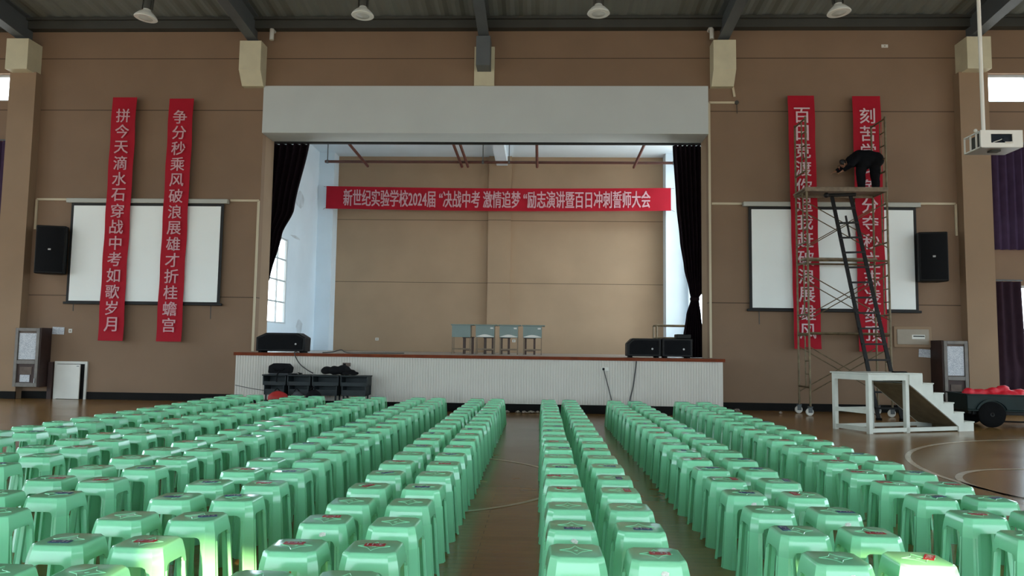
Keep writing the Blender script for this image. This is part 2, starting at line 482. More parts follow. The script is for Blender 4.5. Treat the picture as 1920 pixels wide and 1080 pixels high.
# ceiling: corrugated roof sheet rising away from the stage wall to a ridge, falling again to the rear
mb = MB(); nx = 340; vs = []; fs = []
def roof_z(y): return ZC + RISE * ((YF - y) if y > YR else (YF - YR) - (YR - y) * 0.9)
for i in range(nx + 1):
    x = -HX - .3 + (2 * HX + .6) * i / nx; dz = 0.03 if i % 4 in (0, 1) else 0.0
    for y in (YF + TH, YR, YB - .3): vs.append((x, y, roof_z(y) + dz))
for i in range(nx):
    for k in range(2): fs.append((3 * i + k, 3 * i + 3 + k, 3 * i + 4 + k, 3 * i + 1 + k))
mb.add(vs, fs)
ce = mb.build('ceiling', M_ceil, smooth=False); struct(ce)
sf = ce.modifiers.new('sheet', 'SOLIDIFY'); sf.thickness = 0.04; sf.offset = 1

# purlin along the stage wall, roof beams with brackets, wall pillars with cream heads
struct(MB().box(-HX, HX, YF - .22, YF, 9.30, 9.56).box(-HX, HX, YF - .30, YF - .2, 9.50, 9.56).build('eave_beam', M_steel_dark, smooth=False))
CX = (-11.77, -5.93, -0.14, 5.70, 11.64)
for i, x in enumerate(CX):
    b = MB()
    def sl(y): return RISE * (YF - y)
    w = .13
    z0, z1 = 8.93, 9.55
    y0, y1 = YF - .02, 4.6
    for (dx0, dx1, dz0, dz1) in ((-w, w, 0, .03), (-.015, .015, .03, z1 - z0 - .03), (-w, w, z1 - z0 - .03, z1 - z0)):
        vs = [(x + dx, y, z0 + sl(y) + dz) for y in (y0, y1) for dx, dz in ((dx0, dz0), (dx1, dz0), (dx1, dz1), (dx0, dz1))]
        b.add(vs, [(0, 1, 2, 3), (7, 6, 5, 4), (0, 4, 5, 1), (1, 5, 6, 2), (2, 6, 7, 3), (3, 7, 4, 0)])
    struct(b.build('roof_beam', M_steel, smooth=False))
    # cream head below the beam
    side = i in (0, 4)
    d = 0.52 if side else 0.40
    h0 = 8.14 if side else 7.83
    hw = .27 if not side else .28
    hd = MB()
    if i == 2:
        hd.box(x - .25, x + .25, YF - .10, YF, 7.87, 8.86)
    else:
        poly_y = [(YF, h0), (YF - .16, h0), (YF - d, h0 + .34), (YF - d, 8.90), (YF, 8.90)]
        if side: poly_y = [(YF - .2, h0), (YF - d, h0), (YF - d, 8.92), (YF, 8.92), (YF, h0)]
        n = len(poly_y)
        vs = [(x - hw, y, z) for y, z in poly_y] + [(x + hw, y, z) for y, z in poly_y]
        hd.add(vs, [tuple(range(n)), tuple(range(2 * n - 1, n - 1, -1))] + [(k, (k + 1) % n, (k + 1) % n + n, k + n) for k in range(n)])
    hd.build('pillar_head', M_cream, smooth=False)['kind'] = 'structure'
    if i == 2:
        struct(MB().box(x - .17, x + .17, YF - .55, YF - .10, 8.22, 8.95).build('beam_bracket', M_steel, smooth=False))
    if side:
        struct(MB().box(x - .34, x + .34, YF - .25, YF, 0, 8.16).build('wall_pillar', M_tan_plain, smooth=False))

# baseboards
b = MB().box(-12.0 + .57, -10.69, YF - .03, YF, 0, .18).box(-9.79, OX0 + .27, YF - .03, YF, 0, .18); struct(b.build('baseboard_left', M_base, smooth=False))
b = MB().box(5.30, 11.30, YF - .03, YF, 0, .18); struct(b.build('baseboard_right', M_base, smooth=False))
b = MB()
for sx in (-1, 1):
    c = CX[0] if sx < 0 else CX[4]
    b.box(c - .36, c + .36, YF - .28, YF - .25, 0, .18)
    a0, a1 = sorted((c + sx * .36, sx * HX)); b.box(a0, a1, YF - .03, YF, 0, .18)
struct(b.build('baseboard_corner', M_base, smooth=False))

# ------------------------------------------------------------------ windows of the hall
def window(n, axis, at, a0, a1, z0, z1, cols, rows, fw=0.05):
    f = MB(); p = MB()
    def bx(m_, u0, u1, w0, w1, d):
        if axis == 'y': m_.box(u0, u1, at - d, at + d, w0, w1)
        else: m_.box(at - d, at + d, u0, u1, w0, w1)
    bx(f, a0, a0 + fw, z0, z1, .03); bx(f, a1 - fw, a1, z0, z1, .03); bx(f, a0 + fw, a1 - fw, z0, z0 + fw, .03); bx(f, a0 + fw, a1 - fw, z1 - fw, z1, .03)
    for i in range(1, cols): u = a0 + (a1 - a0) * i / cols; bx(f, u - fw / 2, u + fw / 2, z0 + fw, z1 - fw, .025)
    for j in range(1, rows): w = z0 + (z1 - z0) * j / rows; bx(f, a0 + fw, a1 - fw, w - fw / 2, w + fw / 2, .02)
    bx(p, a0 + fw, a1 - fw, z0 + fw, z1 - fw, .003)
    fo = struct(f.build('window_%d' % n, M_frame, smooth=False))
    po = struct(p.build('pane', M_glass, fo, smooth=False))
    return fo


wi = 1
for (a, b_, z0, z1) in front_win:
    window(wi, 'y', YF + .15, a, b_, z0, z1, 4 if z1 > 7 else 4, 1 if z1 > 7 else 2, .06); wi += 1
    portal('portal', ((a + b_) / 2, YF + .26, (z0 + z1) / 2), (PI / 2, 0, PI), b_ - a, z1 - z0) if z1 > 7 or z1 < 3.5 else None
for xs, at, rz in ((-1, -HX - .15, -PI / 2), (1, HX + .15, PI / 2)):
    for (a, b_, z0, z1) in side_win:
        window(wi, 'x', at, a, b_, z0, z1, 3, 2 if z1 < 6 else 1); wi += 1
        portal('portal', (xs * (HX + .2), (a + b_) / 2, (z0 + z1) / 2), (PI / 2, 0, PI / 2 if xs > 0 else -PI / 2), b_ - a, z1 - z0)
for (a, b_, z0, z1) in back_win:
    window(wi, 'y', YB - .15, a, b_, z0, z1, 4, 2); wi += 1
    portal('portal', ((a + b_) / 2, YB - .25, (z0 + z1) / 2), (PI / 2, 0, 0), b_ - a, z1 - z0)

# ------------------------------------------------------------------ stage house behind the opening
SY1 = 26.8; SXL, SXR = -6.70, 6.42; SZ = 8.35; ZD = 1.22
sw = [(20.9, 23.25, 2.05, 4.72), (19.0, 20.6, 1.6, 8.1)]  # second, taller window is out of view, added to brighten the stage
sw2 = [(19.0, 22.3, 1.6, 8.15), (22.7, 25.9, 1.6, 8.15)]  # right-hand windows enlarged out of view for more stage light
wall('wall_stage_left', M_white, YF + TH, SY1, SZ, sw, 'x', SXL - .25, .25)
wall('wall_stage_right', M_white, YF + TH, SY1, SZ, sw2, 'x', SXR, .25)
wall('wall_stage_back', M_tan_stage, SXL - .25, SXR + .25, SZ + .6, [], 'y', SY1, .25)
struct(MB().box(SXL - .25, SXR + .25, YF + TH, SY1 + .25, SZ, SZ + .2).build('ceiling_stage', M_white, smooth=False))
struct(MB().box(-.33, .07, YF + TH, SY1, SZ - .35, SZ).build('ceiling_beam', M_white, smooth=False))
struct(MB().box(-.60, .22, SY1 - .12, SY1, ZD, SZ - .0).build('wall_pier', M_tan_stage, smooth=False))
struct(MB().box(SXL, -6.15, SY1 - .6, SY1, ZD, SZ).build('stage_corner_pillar', M_white, smooth=False))
struct(MB().box(5.70, SXR, SY1 - .6, SY1, ZD, SZ).build('stage_corner_pillar', M_white, smooth=False))
for at, px, rr, (a, b_, z0, z1) in ((SXL - .06, SXL - .2, -PI / 2, sw[0]), (SXL - .06, SXL - .2, -PI / 2, sw[1]), (SXR + .12, SXR + .2, PI / 2, sw2[0]), (SXR + .12, SXR + .2, PI / 2, sw2[1])):
    window(wi, 'x', at, a, b_, z0, z1, 3, 4, .05); wi += 1  # the one from sw[1] is the added, unseen window
    portal('portal', (px, (a + b_) / 2, (z0 + z1) / 2), (PI / 2, 0, rr), b_ - a, z1 - z0)
# damp stains on the white left wall
st = MB()
for (yc, zc, ry, rz_) in ((24.2, 6.2, .5, .35), (24.6, 2.0, .35, .3), (24.9, 1.6, .4, .2), (23.9, 4.9, .5, .05)):
    n = 14; vs = [(SXL + .004, yc + ry * math.cos(2 * PI * k / n) * random.uniform(.7, 1.1), zc + rz_ * math.sin(2 * PI * k / n) * random.uniform(.7, 1.1)) for k in range(n)]
    st.add(vs, [tuple(range(n))])
M_stain = mat('damp_stain', (204, 214, 221), .9, var=.15, scale=3)
so = st.build('damp_stain', M_stain, smooth=False); so['kind'] = 'structure'
# lintel
struct(MB().box(OX0, OX1, YF - .07, YF + TH - .08, 6.67, 7.87).build('trim_1', M_lintel, smooth=False))

# the raised stage
SFY = 16.33; DX0, DX1 = -5.42, 5.28
stg = thing('stage', 'low stage with white ribbed front and brown wooden edge in the proscenium', 'stage', (0, SFY, 0))
stg['kind'] = 'structure'
struct(MB().box(DX0 + .02, DX1 - .02, SFY + .06, YF, .0, ZD - .06).box(SXL, SXR, YF + TH, SY1, 0, ZD - .06).build('stage_body', M_panel, stg, smooth=False))
struct(MB().box(DX0, DX1, SFY + .03, YF + .01, ZD - .06, ZD).box(OX0 - 0, OX1, YF + .01, YF + TH, ZD - .06, ZD).box(SXL, SXR, YF + TH, SY1, ZD - .06, ZD).build('stage_deck', M_deck, stg, smooth=False))
struct(MB().box(DX0 - .02, DX1 + .02, SFY - .03, SFY + .03, ZD - .065, ZD + .002).box(DX0 - .02, DX0, SFY + .03, YF, ZD - .065, ZD).box(DX1, DX1 + .02, SFY + .03, YF, ZD - .065, ZD).build('edge_trim', M_brownwood, stg, smooth=False))
mb = MB(); vs = []; fs = []; pitch = .058; n = int((DX1 - DX0 - .04) / pitch); prof = []
for i in range(n):
    x = DX0 + .02 + i * pitch
    prof += [(x, 0), (x + .040, 0), (x + .046, .008), (x + .052, .008)]
prof.append((DX1 - .02, 0))
for x, dy in prof:
    for z in (.19, ZD - .065): vs.append((x, SFY + .012 + dy, z))
fs = [(2 * i, 2 * i + 2, 2 * i + 3, 2 * i + 1) for i in range(len(prof) - 1)]
fp = mb.add(vs, fs).build('front_panel', M_panel, stg, smooth=False); struct(fp)
struct(MB().box(DX0 + .04, DX1 - .04, SFY + .045, SFY + .06, 0, .19).build('plinth', M_base, stg, smooth=False))

# court lines painted on the floor
for cx_, cy_, r_, w_ in ((-.20, 8.03, 1.77, .05), (10.14, 8.67, 4.23, .07), (7.27, 8.21, 1.33, .075)):
    arc_strip(cx_, cy_, r_, 0, 360, w_, 96).build('floor_marking', M_line, fl, smooth=False)['kind'] = 'structure'

# ------------------------------------------------------------------ curtains
def curtain_mesh(edge, y, folds, amp, n=90, thick=.012, y_amp=None, ph=0.0):
    """edge(z)->(xl,xr); rows of z; closed pleated sheet"""
    mb = MB(); zs = edge['z']; rows = []
    for (z, xl, xr, a) in zs:
        row = []
        for i in range(n + 1):
            u = i / n
            w = math.sin(2 * PI * folds * u + ph + .6 * math.sin(3 * u + z * .3))
            row.append((xl + (xr - xl) * u, y + amp * a * w, z))
        rows.append(row)
    vs = []; fs = []; R = len(rows); N_ = n + 1
    for s_ in (0, 1):
        for row in rows:
            vs += [(x, yy + s_ * thick, z) for x, yy, z in row]
    off = R * N_
    for r in range(R - 1):
        for i in range(n):
            q = (r * N_ + i, r * N_ + i + 1, (r + 1) * N_ + i + 1, (r + 1) * N_ + i)
            fs.append(q); fs.append(tuple(k + off for k in reversed(q)))
        fs.append((r * N_, (r + 1) * N_, (r + 1) * N_ + off, r * N_ + off))
        fs.append((r * N_ + n, (r + 1) * N_ + n, (r + 1) * N_ + n + off, r * N_ + n + off))
    for i in range(n):
        fs.append((i, i + 1, i + 1 + off, i + off)); k = (R - 1) * N_
        fs.append((k + i, k + i + 1, k + i + 1 + off, k + i + off))
    return mb.add(vs, fs)


def interp(keys, zs):
    out = []
    for z in zs:
        for k in range(len(keys) - 1):
            if keys[k][0] >= z >= keys[k + 1][0]:
                t = (keys[k][0] - z) / (keys[k][0] - keys[k + 1][0] + 1e-9); t2 = t * t * (3 - 2 * t) * .5 + t * .5
                a, b = keys[k], keys[k + 1]
                out.append((z,) + tuple(a[i] + (b[i] - a[i]) * t2 for i in (1, 2, 3))); break
    return out


CY = 19.15
zs = [6.698 - i * (6.698 - 1.222) / 100 for i in range(101)]
kl = [(6.80, -6.45, -4.80, 1), (4.92, -6.4, -5.16, .9), (4.28, -6.38, -5.46, .7), (3.12, -6.3, -5.74, .4), (2.75, -6.25, -5.95, .25), (2.2, -6.35, -5.85, .5), (1.2, -6.4, -5.78, .8)]
t = thing('stage_curtain', 'dark velvet curtain swept aside, hanging beside the stage window', 'curtain', (-5.7, CY, 1.22), group='stage curtains')
curtain_mesh({'z': interp(kl, zs)}, CY, 9, .09).build('curtain_cloth', M_velvet, t)
MB().box(-6.27, -5.93, CY - .06, CY + .08, 2.70, 2.80).build('tie_band', M_velvet, t, bevel=.015)
kr = [(6.80, 4.70, 5.62, 1), (5.16, 4.79, 5.62, .95), (4.2, 4.88, 5.60, .8), (3.5, 4.98, 5.53, .6), (2.9, 5.11, 5.45, .3), (2.71, 5.15, 5.34, .16), (2.30, 5.03, 5.40, .5), (1.6, 4.93, 5.47, .8), (1.2, 4.92, 5.47, .8)]
t = thing('stage_curtain', 'dark velvet curtain gathered at its waist, above the pair of black stage speakers', 'curtain', (5.2, CY, 1.22), group='stage curtains')
curtain_mesh({'z': interp(kr, zs)}, CY, 8, .075).build('curtain_cloth', M_velvet, t)
MB().box(5.13, 5.36, CY - .035, CY + .05, 2.665, 2.745).build('tie_band', M_velvet, t, bevel=.015)
t = tag(MB().box(-6.40, 5.75, CY - .05, CY + .05, 6.70, 6.78).build('curtain_rail', M_screen_edge, bevel=.01), 'thin black curtain rail running under the white lintel', 'curtain rail')

# side-window curtains (front wall beyond the pillars)
def window_curtain(x0, x1, z0, z1, m, lab, lean=0.0, group='window curtains'):
    ks = [(z1, x0, x1, 1), (z0 + (z1 - z0) * .35, x0, x1 - lean * .4, .9), (z0 + .6 if z1 - z0 > 2 else z0 + .3, x0, x1 - lean, .6), (z0, x0, x1 - lean * .35, .8)]
    n = max(8, int((z1 - z0) / .08)); zz = [z1 - (z1 - z0) * i / n for i in range(n + 1)]
    zz[-1] = z0 + 1e-4
    t_ = thing('window_curtain', lab, 'curtain', ((x0 + x1) / 2, YF - .12, z0), group=group)
    curtain_mesh({'z': interp(ks, zz)}, YF - .13, max(3, int((x1 - x0) * 5.5)), .045).build('curtain_cloth', m, t_)
    MB().tube([(x0 - .05, YF - .12, z1 + .03), (x1 + .05, YF - .12, z1 + .03)], .018).build('curtain_rod', M_steel, t_)
window_curtain(12.02, 16.2, 3.88, 6.42, M_purple, 'closed purple curtain high on the wall behind the hanging projector')
window_curtain(-16.2, -12.18, 3.85, 6.42, M_purple, 'closed purple curtain at the far left edge beside the corner pillar')
window_curtain(12.03, 12.62, .42, 3.12, M_plum, 'plum curtain drawn aside at the low bright window behind the green cart', lean=-.12)

# ------------------------------------------------------------------ banners
def v_banner(xt, xb, z1, z0, w, chars, label, lm, ysag=0.0):
    y = YF - .20
    t_ = thing('vertical_banner', label, 'banner', ((xt + xb) / 2, y, z0), group='red vertical banners')
    def cx(z): return xb + (xt - xb) * (z - z0) / (z1 - z0)
    mb = MB(); vs = []; fs = []; n = 60
    for s_ in (0, .006):
        for i in range(n + 1):
            z = z0 + (z1 - z0) * i / n; d = .012 * math.sin(i * .55) + ysag * math.sin(PI * i / n)
            vs += [(cx(z) - w / 2, y + s_ + d, z), (cx(z) + w / 2, y + s_ + d + .01 * math.sin(i * .31), z)]
    o2 = 2 * (n + 1)
    for i in range(n):
        q = (2 * i, 2 * i + 1, 2 * i + 3, 2 * i + 2); fs += [q, tuple(k + o2 for k in q[::-1]), (2 * i, 2 * i + 2, 2 * i + 2 + o2, 2 * i + o2), (2 * i + 1, 2 * i + 3, 2 * i + 3 + o2, 2 * i + 1 + o2)]
    fs += [(0, 1, 1 + o2, o2), (2 * n, 2 * n + 1, 2 * n + 1 + o2, 2 * n + o2)]
    cl = mb.add(vs, fs).build('banner_cloth', M_red, t_)
    N_ = len(chars); top, bot = z1 - .28, z0 + .20; pitch = (top - bot) / N_; size = min(pitch * .86, w * .60)
    lt = MB()
    for k, ch in enumerate(chars):
        g, gf = glyph(ch); zc = top - pitch * (k + .5)
        ev, ef = embolden([(cx(zc) + gx * size, y - .032, zc + gz * size) for gx, gz in g], gf, .011 * size)
        lt.add(ev, ef)
    lt.build('banner_lettering', lm, cl, smooth=False)
    return t_
v_banner(-9.15, -9.175, 7.53, 1.44, .62, '拼今天滴水石穿战中考如歌岁月', 'red vertical banner with pale characters beside the wall speaker, over the white screen', M_letters)
v_banner(-7.70, -7.725, 7.50, 1.44, .62, '争分秒乘风破浪展雄才折桂蟾宫', 'red vertical banner with pale characters nearer the stage, across the screen without scaffolding', M_letters)
v_banner(7.565, 7.63, 7.59, 1.47, .63, '百日竞渡你追我赶破浪展雄风', 'red vertical banner behind the scaffold end nearer the stage', M_letters2)
v_banner(9.12, 9.15, 7.58, 1.43, .66, '刻苦学习争分夺秒立志凌绝顶', 'red vertical banner being hung behind the bending worker and the ladder', M_letters2)

BY = 26.02
bx0, bx1, bz0, bz1 = -6.36, 5.85, 6.26, 7.07
t = thing('horizontal_banner', 'long red banner with pale characters stretched across the back of the stage', 'banner', (-.25, BY, bz0))
mb = MB(); vs = []; fs = []; n = 80
for s_ in (0, .006):
    for i in range(n + 1):
        u = i / n; x = bx0 + (bx1 - bx0) * u; sag = -.05 * math.sin(PI * u); d = .01 * math.sin(i * .7)
        vs += [(x, BY + s_ + d, bz0 + sag), (x, BY + s_ + d * .4, bz1 + sag)]
o2 = 2 * (n + 1)
for i in range(n):
    q = (2 * i, 2 * i + 2, 2 * i + 3, 2 * i + 1); fs += [q, tuple(k + o2 for k in q[::-1]), (2 * i, 2 * i + 2, 2 * i + 2 + o2, 2 * i + o2), (2 * i + 1, 2 * i + 3, 2 * i + 3 + o2, 2 * i + 1 + o2)]
fs += [(0, 1, 1 + o2, o2), (2 * n, 2 * n + 1, 2 * n + 1 + o2, 2 * n + o2)]
cl = mb.add(vs, fs).build('banner_cloth', M_red, t)
tv, tf = text_mesh('新世纪实验学校2024届 “决战中考 激情追梦 “励志演讲暨百日冲刺誓师大会', 'letters', 10.85, .60, 0, None, .012)
xa, xb = -5.73, 5.13
MB().add([(x + (xa + xb) / 2, BY - .024 + y, z + (bz0 + bz1) / 2 - .05 * math.sin(PI * (x + (xa + xb) / 2 - bx0) / (bx1 - bx0))) for x, y, z in tv], tf).build('banner_lettering', M_letters, cl, smooth=False)
MB().tube([(bx0, BY, bz1 - .03), (-6.50, 26.18, bz1 + .02)], .006, 5).tube([(bx1, BY, bz1 - .03), (6.0, 26.18, bz1 + .02)], .006, 5).tube([(bx0, BY, bz0 + .03), (-6.50, 26.18, bz0)], .006, 5).tube([(bx1, BY, bz0 + .03), (6.0, 26.18, bz0)], .006, 5).build('tie_cord', M_cable, t)

# ------------------------------------------------------------------ projection screens
def screen(x0, x1, zt, zb, label, cords, ox):
    y = YF - .11
    t_ = thing('projection_screen', label, 'projection screen', ((x0 + x1) / 2, y, zb), group='projection screens')
    MB().box(x0 - .12, x1 + .10, y - .05, y + .09, zt, zt + .11).build('screen_housing', M_housing, t_, bevel=.012)
    MB().box(x0, x1, y - .004, y + .004, zb, zt).build('screen_border', M_screen_edge, t_, smooth=False)
    MB().box(x0 + .07, x1 - .07, y - .012, y - .005, zb + .035, zt - .07).build('screen_sheet', M_screen, t_, smooth=False)
    MB().box(x0 - .06, x1 + .06, y - .03, y + .03, zb - .05, zb + .01).build('bottom_bar', M_screen_edge, t_, bevel=.012)
    for xx, l in cords:
        MB().tube([(xx, y - .01, zb - .05), (xx + .004, y - .01, zb - l)], .010, 6).build('pull_cord', M_cable, t_)
screen(-10.40, -6.54, 4.86, 2.38, 'white roll-down projection screen behind two banners, beside the wall speaker nearer the hatch', [(-10.2, .22), (-6.75, .38)], 0)
screen(6.30, 10.26, 4.88, 2.40, 'white roll-down projection screen behind the scaffold and ladder', [(6.52, .36)], 0)

# ------------------------------------------------------------------ wall speakers
def wall_speaker(x, z0, z1, w, label, rz):
    t_ = thing('wall_speaker', label, 'speaker', (x, YF - .22, z0), rz, group='wall speakers')
    h = z1 - z0
    poly = [(-w / 2, -.24), (w / 2, -.24), (w / 2, -.05), (w / 2 - .14, .18), (-w / 2 + .14, .18), (-w / 2, -.05)]
    def pr(poly, za, zb):
        k = len(poly); m_ = MB(); vs = [(a, b_, za) for a, b_ in poly] + [(a, b_, zb) for a, b_ in poly]
        return m_.add(vs, [tuple(range(k)), tuple(range(2 * k - 1, k - 1, -1))] + [(i, (i + 1) % k, (i + 1) % k + k, i + k) for i in range(k)])
    pr(poly, 0, h).build('cabinet', M_black, t_, local=True, bevel=.02)
    g = MB(); vs = []; fs = []; n = 14
    for i in range(n + 1):
        u = i / n; xx = (-w / 2 + .03) + (w - .06) * u; yy = -.248 - .03 * math.sin(PI * u)
        vs += [(xx, yy, .04), (xx, yy, h - .04)]
    for i in range(n): fs.append((2 * i, 2 * i + 2, 2 * i + 3, 2 * i + 1))
    k = len(vs); vs += [(a, -.235, c) for a, b_, c in vs]
    fs += [tuple(q + k for q in f[::-1]) for f in fs]
    for i in range(n): fs += [(2 * i, 2 * i + 2, 2 * i + 2 + k, 2 * i + k), (2 * i + 1, 2 * i + 3, 2 * i + 3 + k, 2 * i + 1 + k)]
    fs += [(0, 1, 1 + k, k), (2 * n, 2 * n + 1, 2 * n + 1 + k, 2 * n + k)]
    g.add(vs, fs).build('front_grille', M_grille, t_, local=True)
    MB().box(-.03, .03, -.288, -.276, h * .5 - .02, h * .5 + .02).build('badge', M_logo, t_, local=True, smooth=False)
    MB().box(-.05, .05, .14, .30, h * .35, h * .65).box(-.12, .12, .20, .215, h * .3, h * .7).build('wall_bracket', M_steel_dark, t_, local=True)
wall_speaker(-10.72, 3.05, 4.23, .66, 'black wall speaker beside the pillar, next to the uncluttered screen with banners', .28)
wall_speaker(10.52, 3.08, 4.24, .62, 'black wall speaker beside the pillar, above the grey wall box', -.22)

# ------------------------------------------------------------------ cable trunking on the wall
def trunking(pts, label, r=.026):
    mb_ = MB()
    for a, b_ in zip(pts[:-1], pts[1:]): mb_.bar(a, b_, r * 2, .03, (0, 1, 0))
    tag(mb_.build('cable_trunking', M_cream_trunk, smooth=False), label, 'cable trunking', 'cream cable trunking')
yt = YF - .020
trunking([(-5.71, yt, 1.23), (-5.71, yt, 4.96), (-6.42, yt, 4.96)], 'cream trunking rising from the stage edge to the screen without scaffolding')
trunking([(-10.54, yt, 4.96), (-11.36, yt, 4.96), (-11.36, yt, 4.20)], 'cream trunking from the screen to the wall speaker above the hatch')
trunking([(5.40, yt, 1.23), (5.40, yt, 7.47), (6.02, yt, 7.47)], 'tall cream trunking beside the gathered stage curtain')
trunking([(5.45, yt, 4.96), (6.17, yt, 4.96)], 'short cream trunking crossing to the screen behind the scaffold')
trunking([(10.38, yt, 4.99), (11.24, yt, 4.99), (11.24, yt, 4.22)], 'cream trunking from the scaffolded screen to the wall speaker')
trunking([(5.98, yt, 7.86), (6.02, yt, 7.62)], 'tiny cream trunking stub under the pillar head nearest the lintel end')
tag(MB().lathe([(.0, -.03), (.05, -.03), (.05, .0), (.03, .02)], (6.07, YF - .02, 7.47), 12, 'y').tube([(6.07, YF - .02, 7.45), (6.08, YF - .02, 7.2)], .008, 5).build('cable_junction', M_steel_dark), 'small dark cable junction on the wall beside the lintel end', 'cable box')

# vent elbows and small plates
def elbow(x, label):
    t_ = tag(MB().tube([(x, YF, 9.30), (x, YF - .16, 9.30), (x + .02, YF - .20, 9.24), (x + .02, YF - .20, 9.0)], .055, 12).build('vent_pipe', M_whiteplastic), label, 'pipe', 'white pipe elbows under the roof')
elbow(-5.50, 'white pipe elbow high on the wall near the curtain-and-window end of the lintel')
elbow(5.42, 'white pipe elbow high on the wall above the lintel end nearest the scaffold')
def plate(name, x0, x1, z0, z1, y, label, cat, m=M_whiteplastic):
    t_ = thing(name, label, cat, ((x0 + x1) / 2, y, z0))
    MB().box(x0, x1, y - .012, y, z0, z1).build('cover_plate', m, t_, bevel=.004)
    c = (x0 + x1) / 2; zc = (z0 + z1) / 2; r = min(x1 - x0, z1 - z0) * .2
    MB().box(c - r, c + r, y - .016, y - .012, zc - r, zc + r).build('insert', M_greybox, t_, smooth=False)
plate('wall_light_plate', 9.60, 9.76, 8.86, 8.94, YF, 'small white plate high on the wall above the banners by the scaffold', 'wall plate')
plate('wall_socket', -10.35, -10.26, 1.62, 1.72, YF, 'small white wall socket above the hatch door', 'wall socket')
plate('wall_socket', -4.62, -4.50, 1.60, 1.70, SY1, 'white wall socket low on the back wall of the stage, away from the desks', 'wall socket')
plate('wall_socket', .32, .44, 1.60, 1.70, SY1, 'white wall socket seen beneath the row of stage desks', 'wall socket')

# ------------------------------------------------------------------ high-bay lamps
def high_bay(x, y, z, label, tilt=0.0):
    t_ = thing('high_bay_lamp', label, 'ceiling lamp', (x, y, z), group='high-bay lamps')
    t_.rotation_euler = (0, tilt, 0)
    MB().lathe([(.225, 0), (.235, .01), (.215, .05), (.15, .12), (.085, .17), (.075, .20), (.065, .20), (.14, .11), (.205, .045), (.21, .005)], n=28).build('reflector_shade', M_lampshade, t_, local=True)
    MB().lathe([(0, .0), (.10, .005), (.19, .03), (.20, .012), (.0, -.03)], n=24).build('glass_cover', M_bulb, t_, local=True)
    MB().lathe([(.07, .19), (.085, .22), (.085, .40), (.05, .43), (0, .43)], n=16).box(-.11, -.095, -.03, .03, .20, .44).box(.095, .11, -.03, .03, .20, .44).build('ballast_housing', M_steel_dark, t_, local=True)
    MB().tube([(0, 0, .42), (0, 0, roof_z(y) - z)], .014, 6).build('hanging_rod', M_steel_dark, t_, local=True)
high_bay(-7.10, 15.0, 8.24, 'unlit high-bay lamp hanging nearest above the two clear banners', .10)
high_bay(-2.47, 15.0, 8.28, 'unlit high-bay lamp above the swept-aside curtain half of the lintel', .02)
high_bay(2.45, 15.0, 8.31, 'unlit high-bay lamp above the gathered-curtain half of the lintel', 0)
high_bay(7.35, 15.0, 8.31, 'unlit high-bay lamp hanging nearest above the scaffold', -.08)

# ------------------------------------------------------------------ projector on its ceiling pole
PY = 8.2
px_ = lambda v: v
t = thing('ceiling_projector', 'white boxed projector hanging on a long pole in front of the purple curtain', 'projector', (6.335, PY, 3.66))
f = MB()
f.box(-.225, -.115, 0, .012, 0, .19).box(.115, .225, 0, .012, 0, .19).box(-.115, .115, 0, .012, 0, .05).box(-.115, .115, 0, .012, .148, .19)
f.build('front_panel', M_whiteplastic, t, local=True, smooth=False)
c = MB()
for x in (-.217, .217):
    for y in (.02, .10, .21, .325): c.bar((x, y, 0), (x, y, .19), .014)
    for z in (.007, .183): c.bar((x, .012, z), (x, .33, z), .014)
for z in (.007, .183): c.bar((-.217, .325, z), (.217, .325, z), .014)
c.build('mounting_cage', M_whiteplastic, t, local=True, smooth=False)
MB().box(-.21, .21, .012, .32, -.004, .004).build('bottom_plate', M_chrome, t, local=True, smooth=False)
MB().box(-.06, .05, .10, .18, -.02, -.004).build('bottom_latch', M_steel_dark, t, local=True, bevel=.006)
MB().box(-.18, .18, .05, .30, .01, .178).build('projector_body', M_steel_dark, t, local=True, bevel=.02)
MB().box(-.13, .13, .026, .032, .03, .17).build('dark_backing', M_lens, t, local=True, smooth=False)  # dark sheet put behind the front opening to darken the inside
MB().lathe([(.0, -.004), (.030, -.004), (.034, 0), (.034, .012), (0, .012)], (.05, .014, .09), 18, 'y').build('lens', M_lens, t, local=True)
MB().tube([(-.09, .005, .055), (-.03, -.01, .075), (.0, .0, .09)], .004, 5).tube([(.03, -.005, .052), (.08, -.012, .05), (.11, -.005, .056)], .008, 5).build('loose_cable', M_whiteplastic, t, local=True)
MB().ball((-.215, .11, .215), .02, 8).build('mount_knob', M_whiteplastic, t, local=True)
MB().tube([(-.10, .16, .19), (-.10, .16, roof_z(PY) - 3.66)], .02, 10).lathe([(.07, .19), (.07, .203), (.03, .225)], (-.10, .16, 0), 14).build('hanging_pole', M_whiteplastic, t, local=True)

# ------------------------------------------------------------------ stage roof pipes
t = thing('pipe_rig', 'red-brown pipe rig hanging under the stage ceiling above the long banner', 'pipe rig', (0, 23.8, 7.4))
MB().tube([(-5.78, 23.8, 7.40), (5.62, 23.8, 7.40)], .045, 10).build('cross_pipe', M_rustpipe, t)
for x in (-4.45, -1.32, -1.12, 1.16, 4.32):
    b = MB().tube([(x, 19.4, 7.48), (x, 24.15, 7.34)], .045, 10).ball((x, 20.8, 7.49), .085, 7)
    b.build('long_pipe', M_rustpipe, t)
for x in (-5.7, -.6, .25, 5.55):
    MB().tube([(x, 23.8, 7.40), (x, 23.8, SZ)], .016, 6).lathe([(.06, -.03), (.06, .03)], (x, 23.8, 7.40), 10, 'x').build('hanger', M_steel, t)

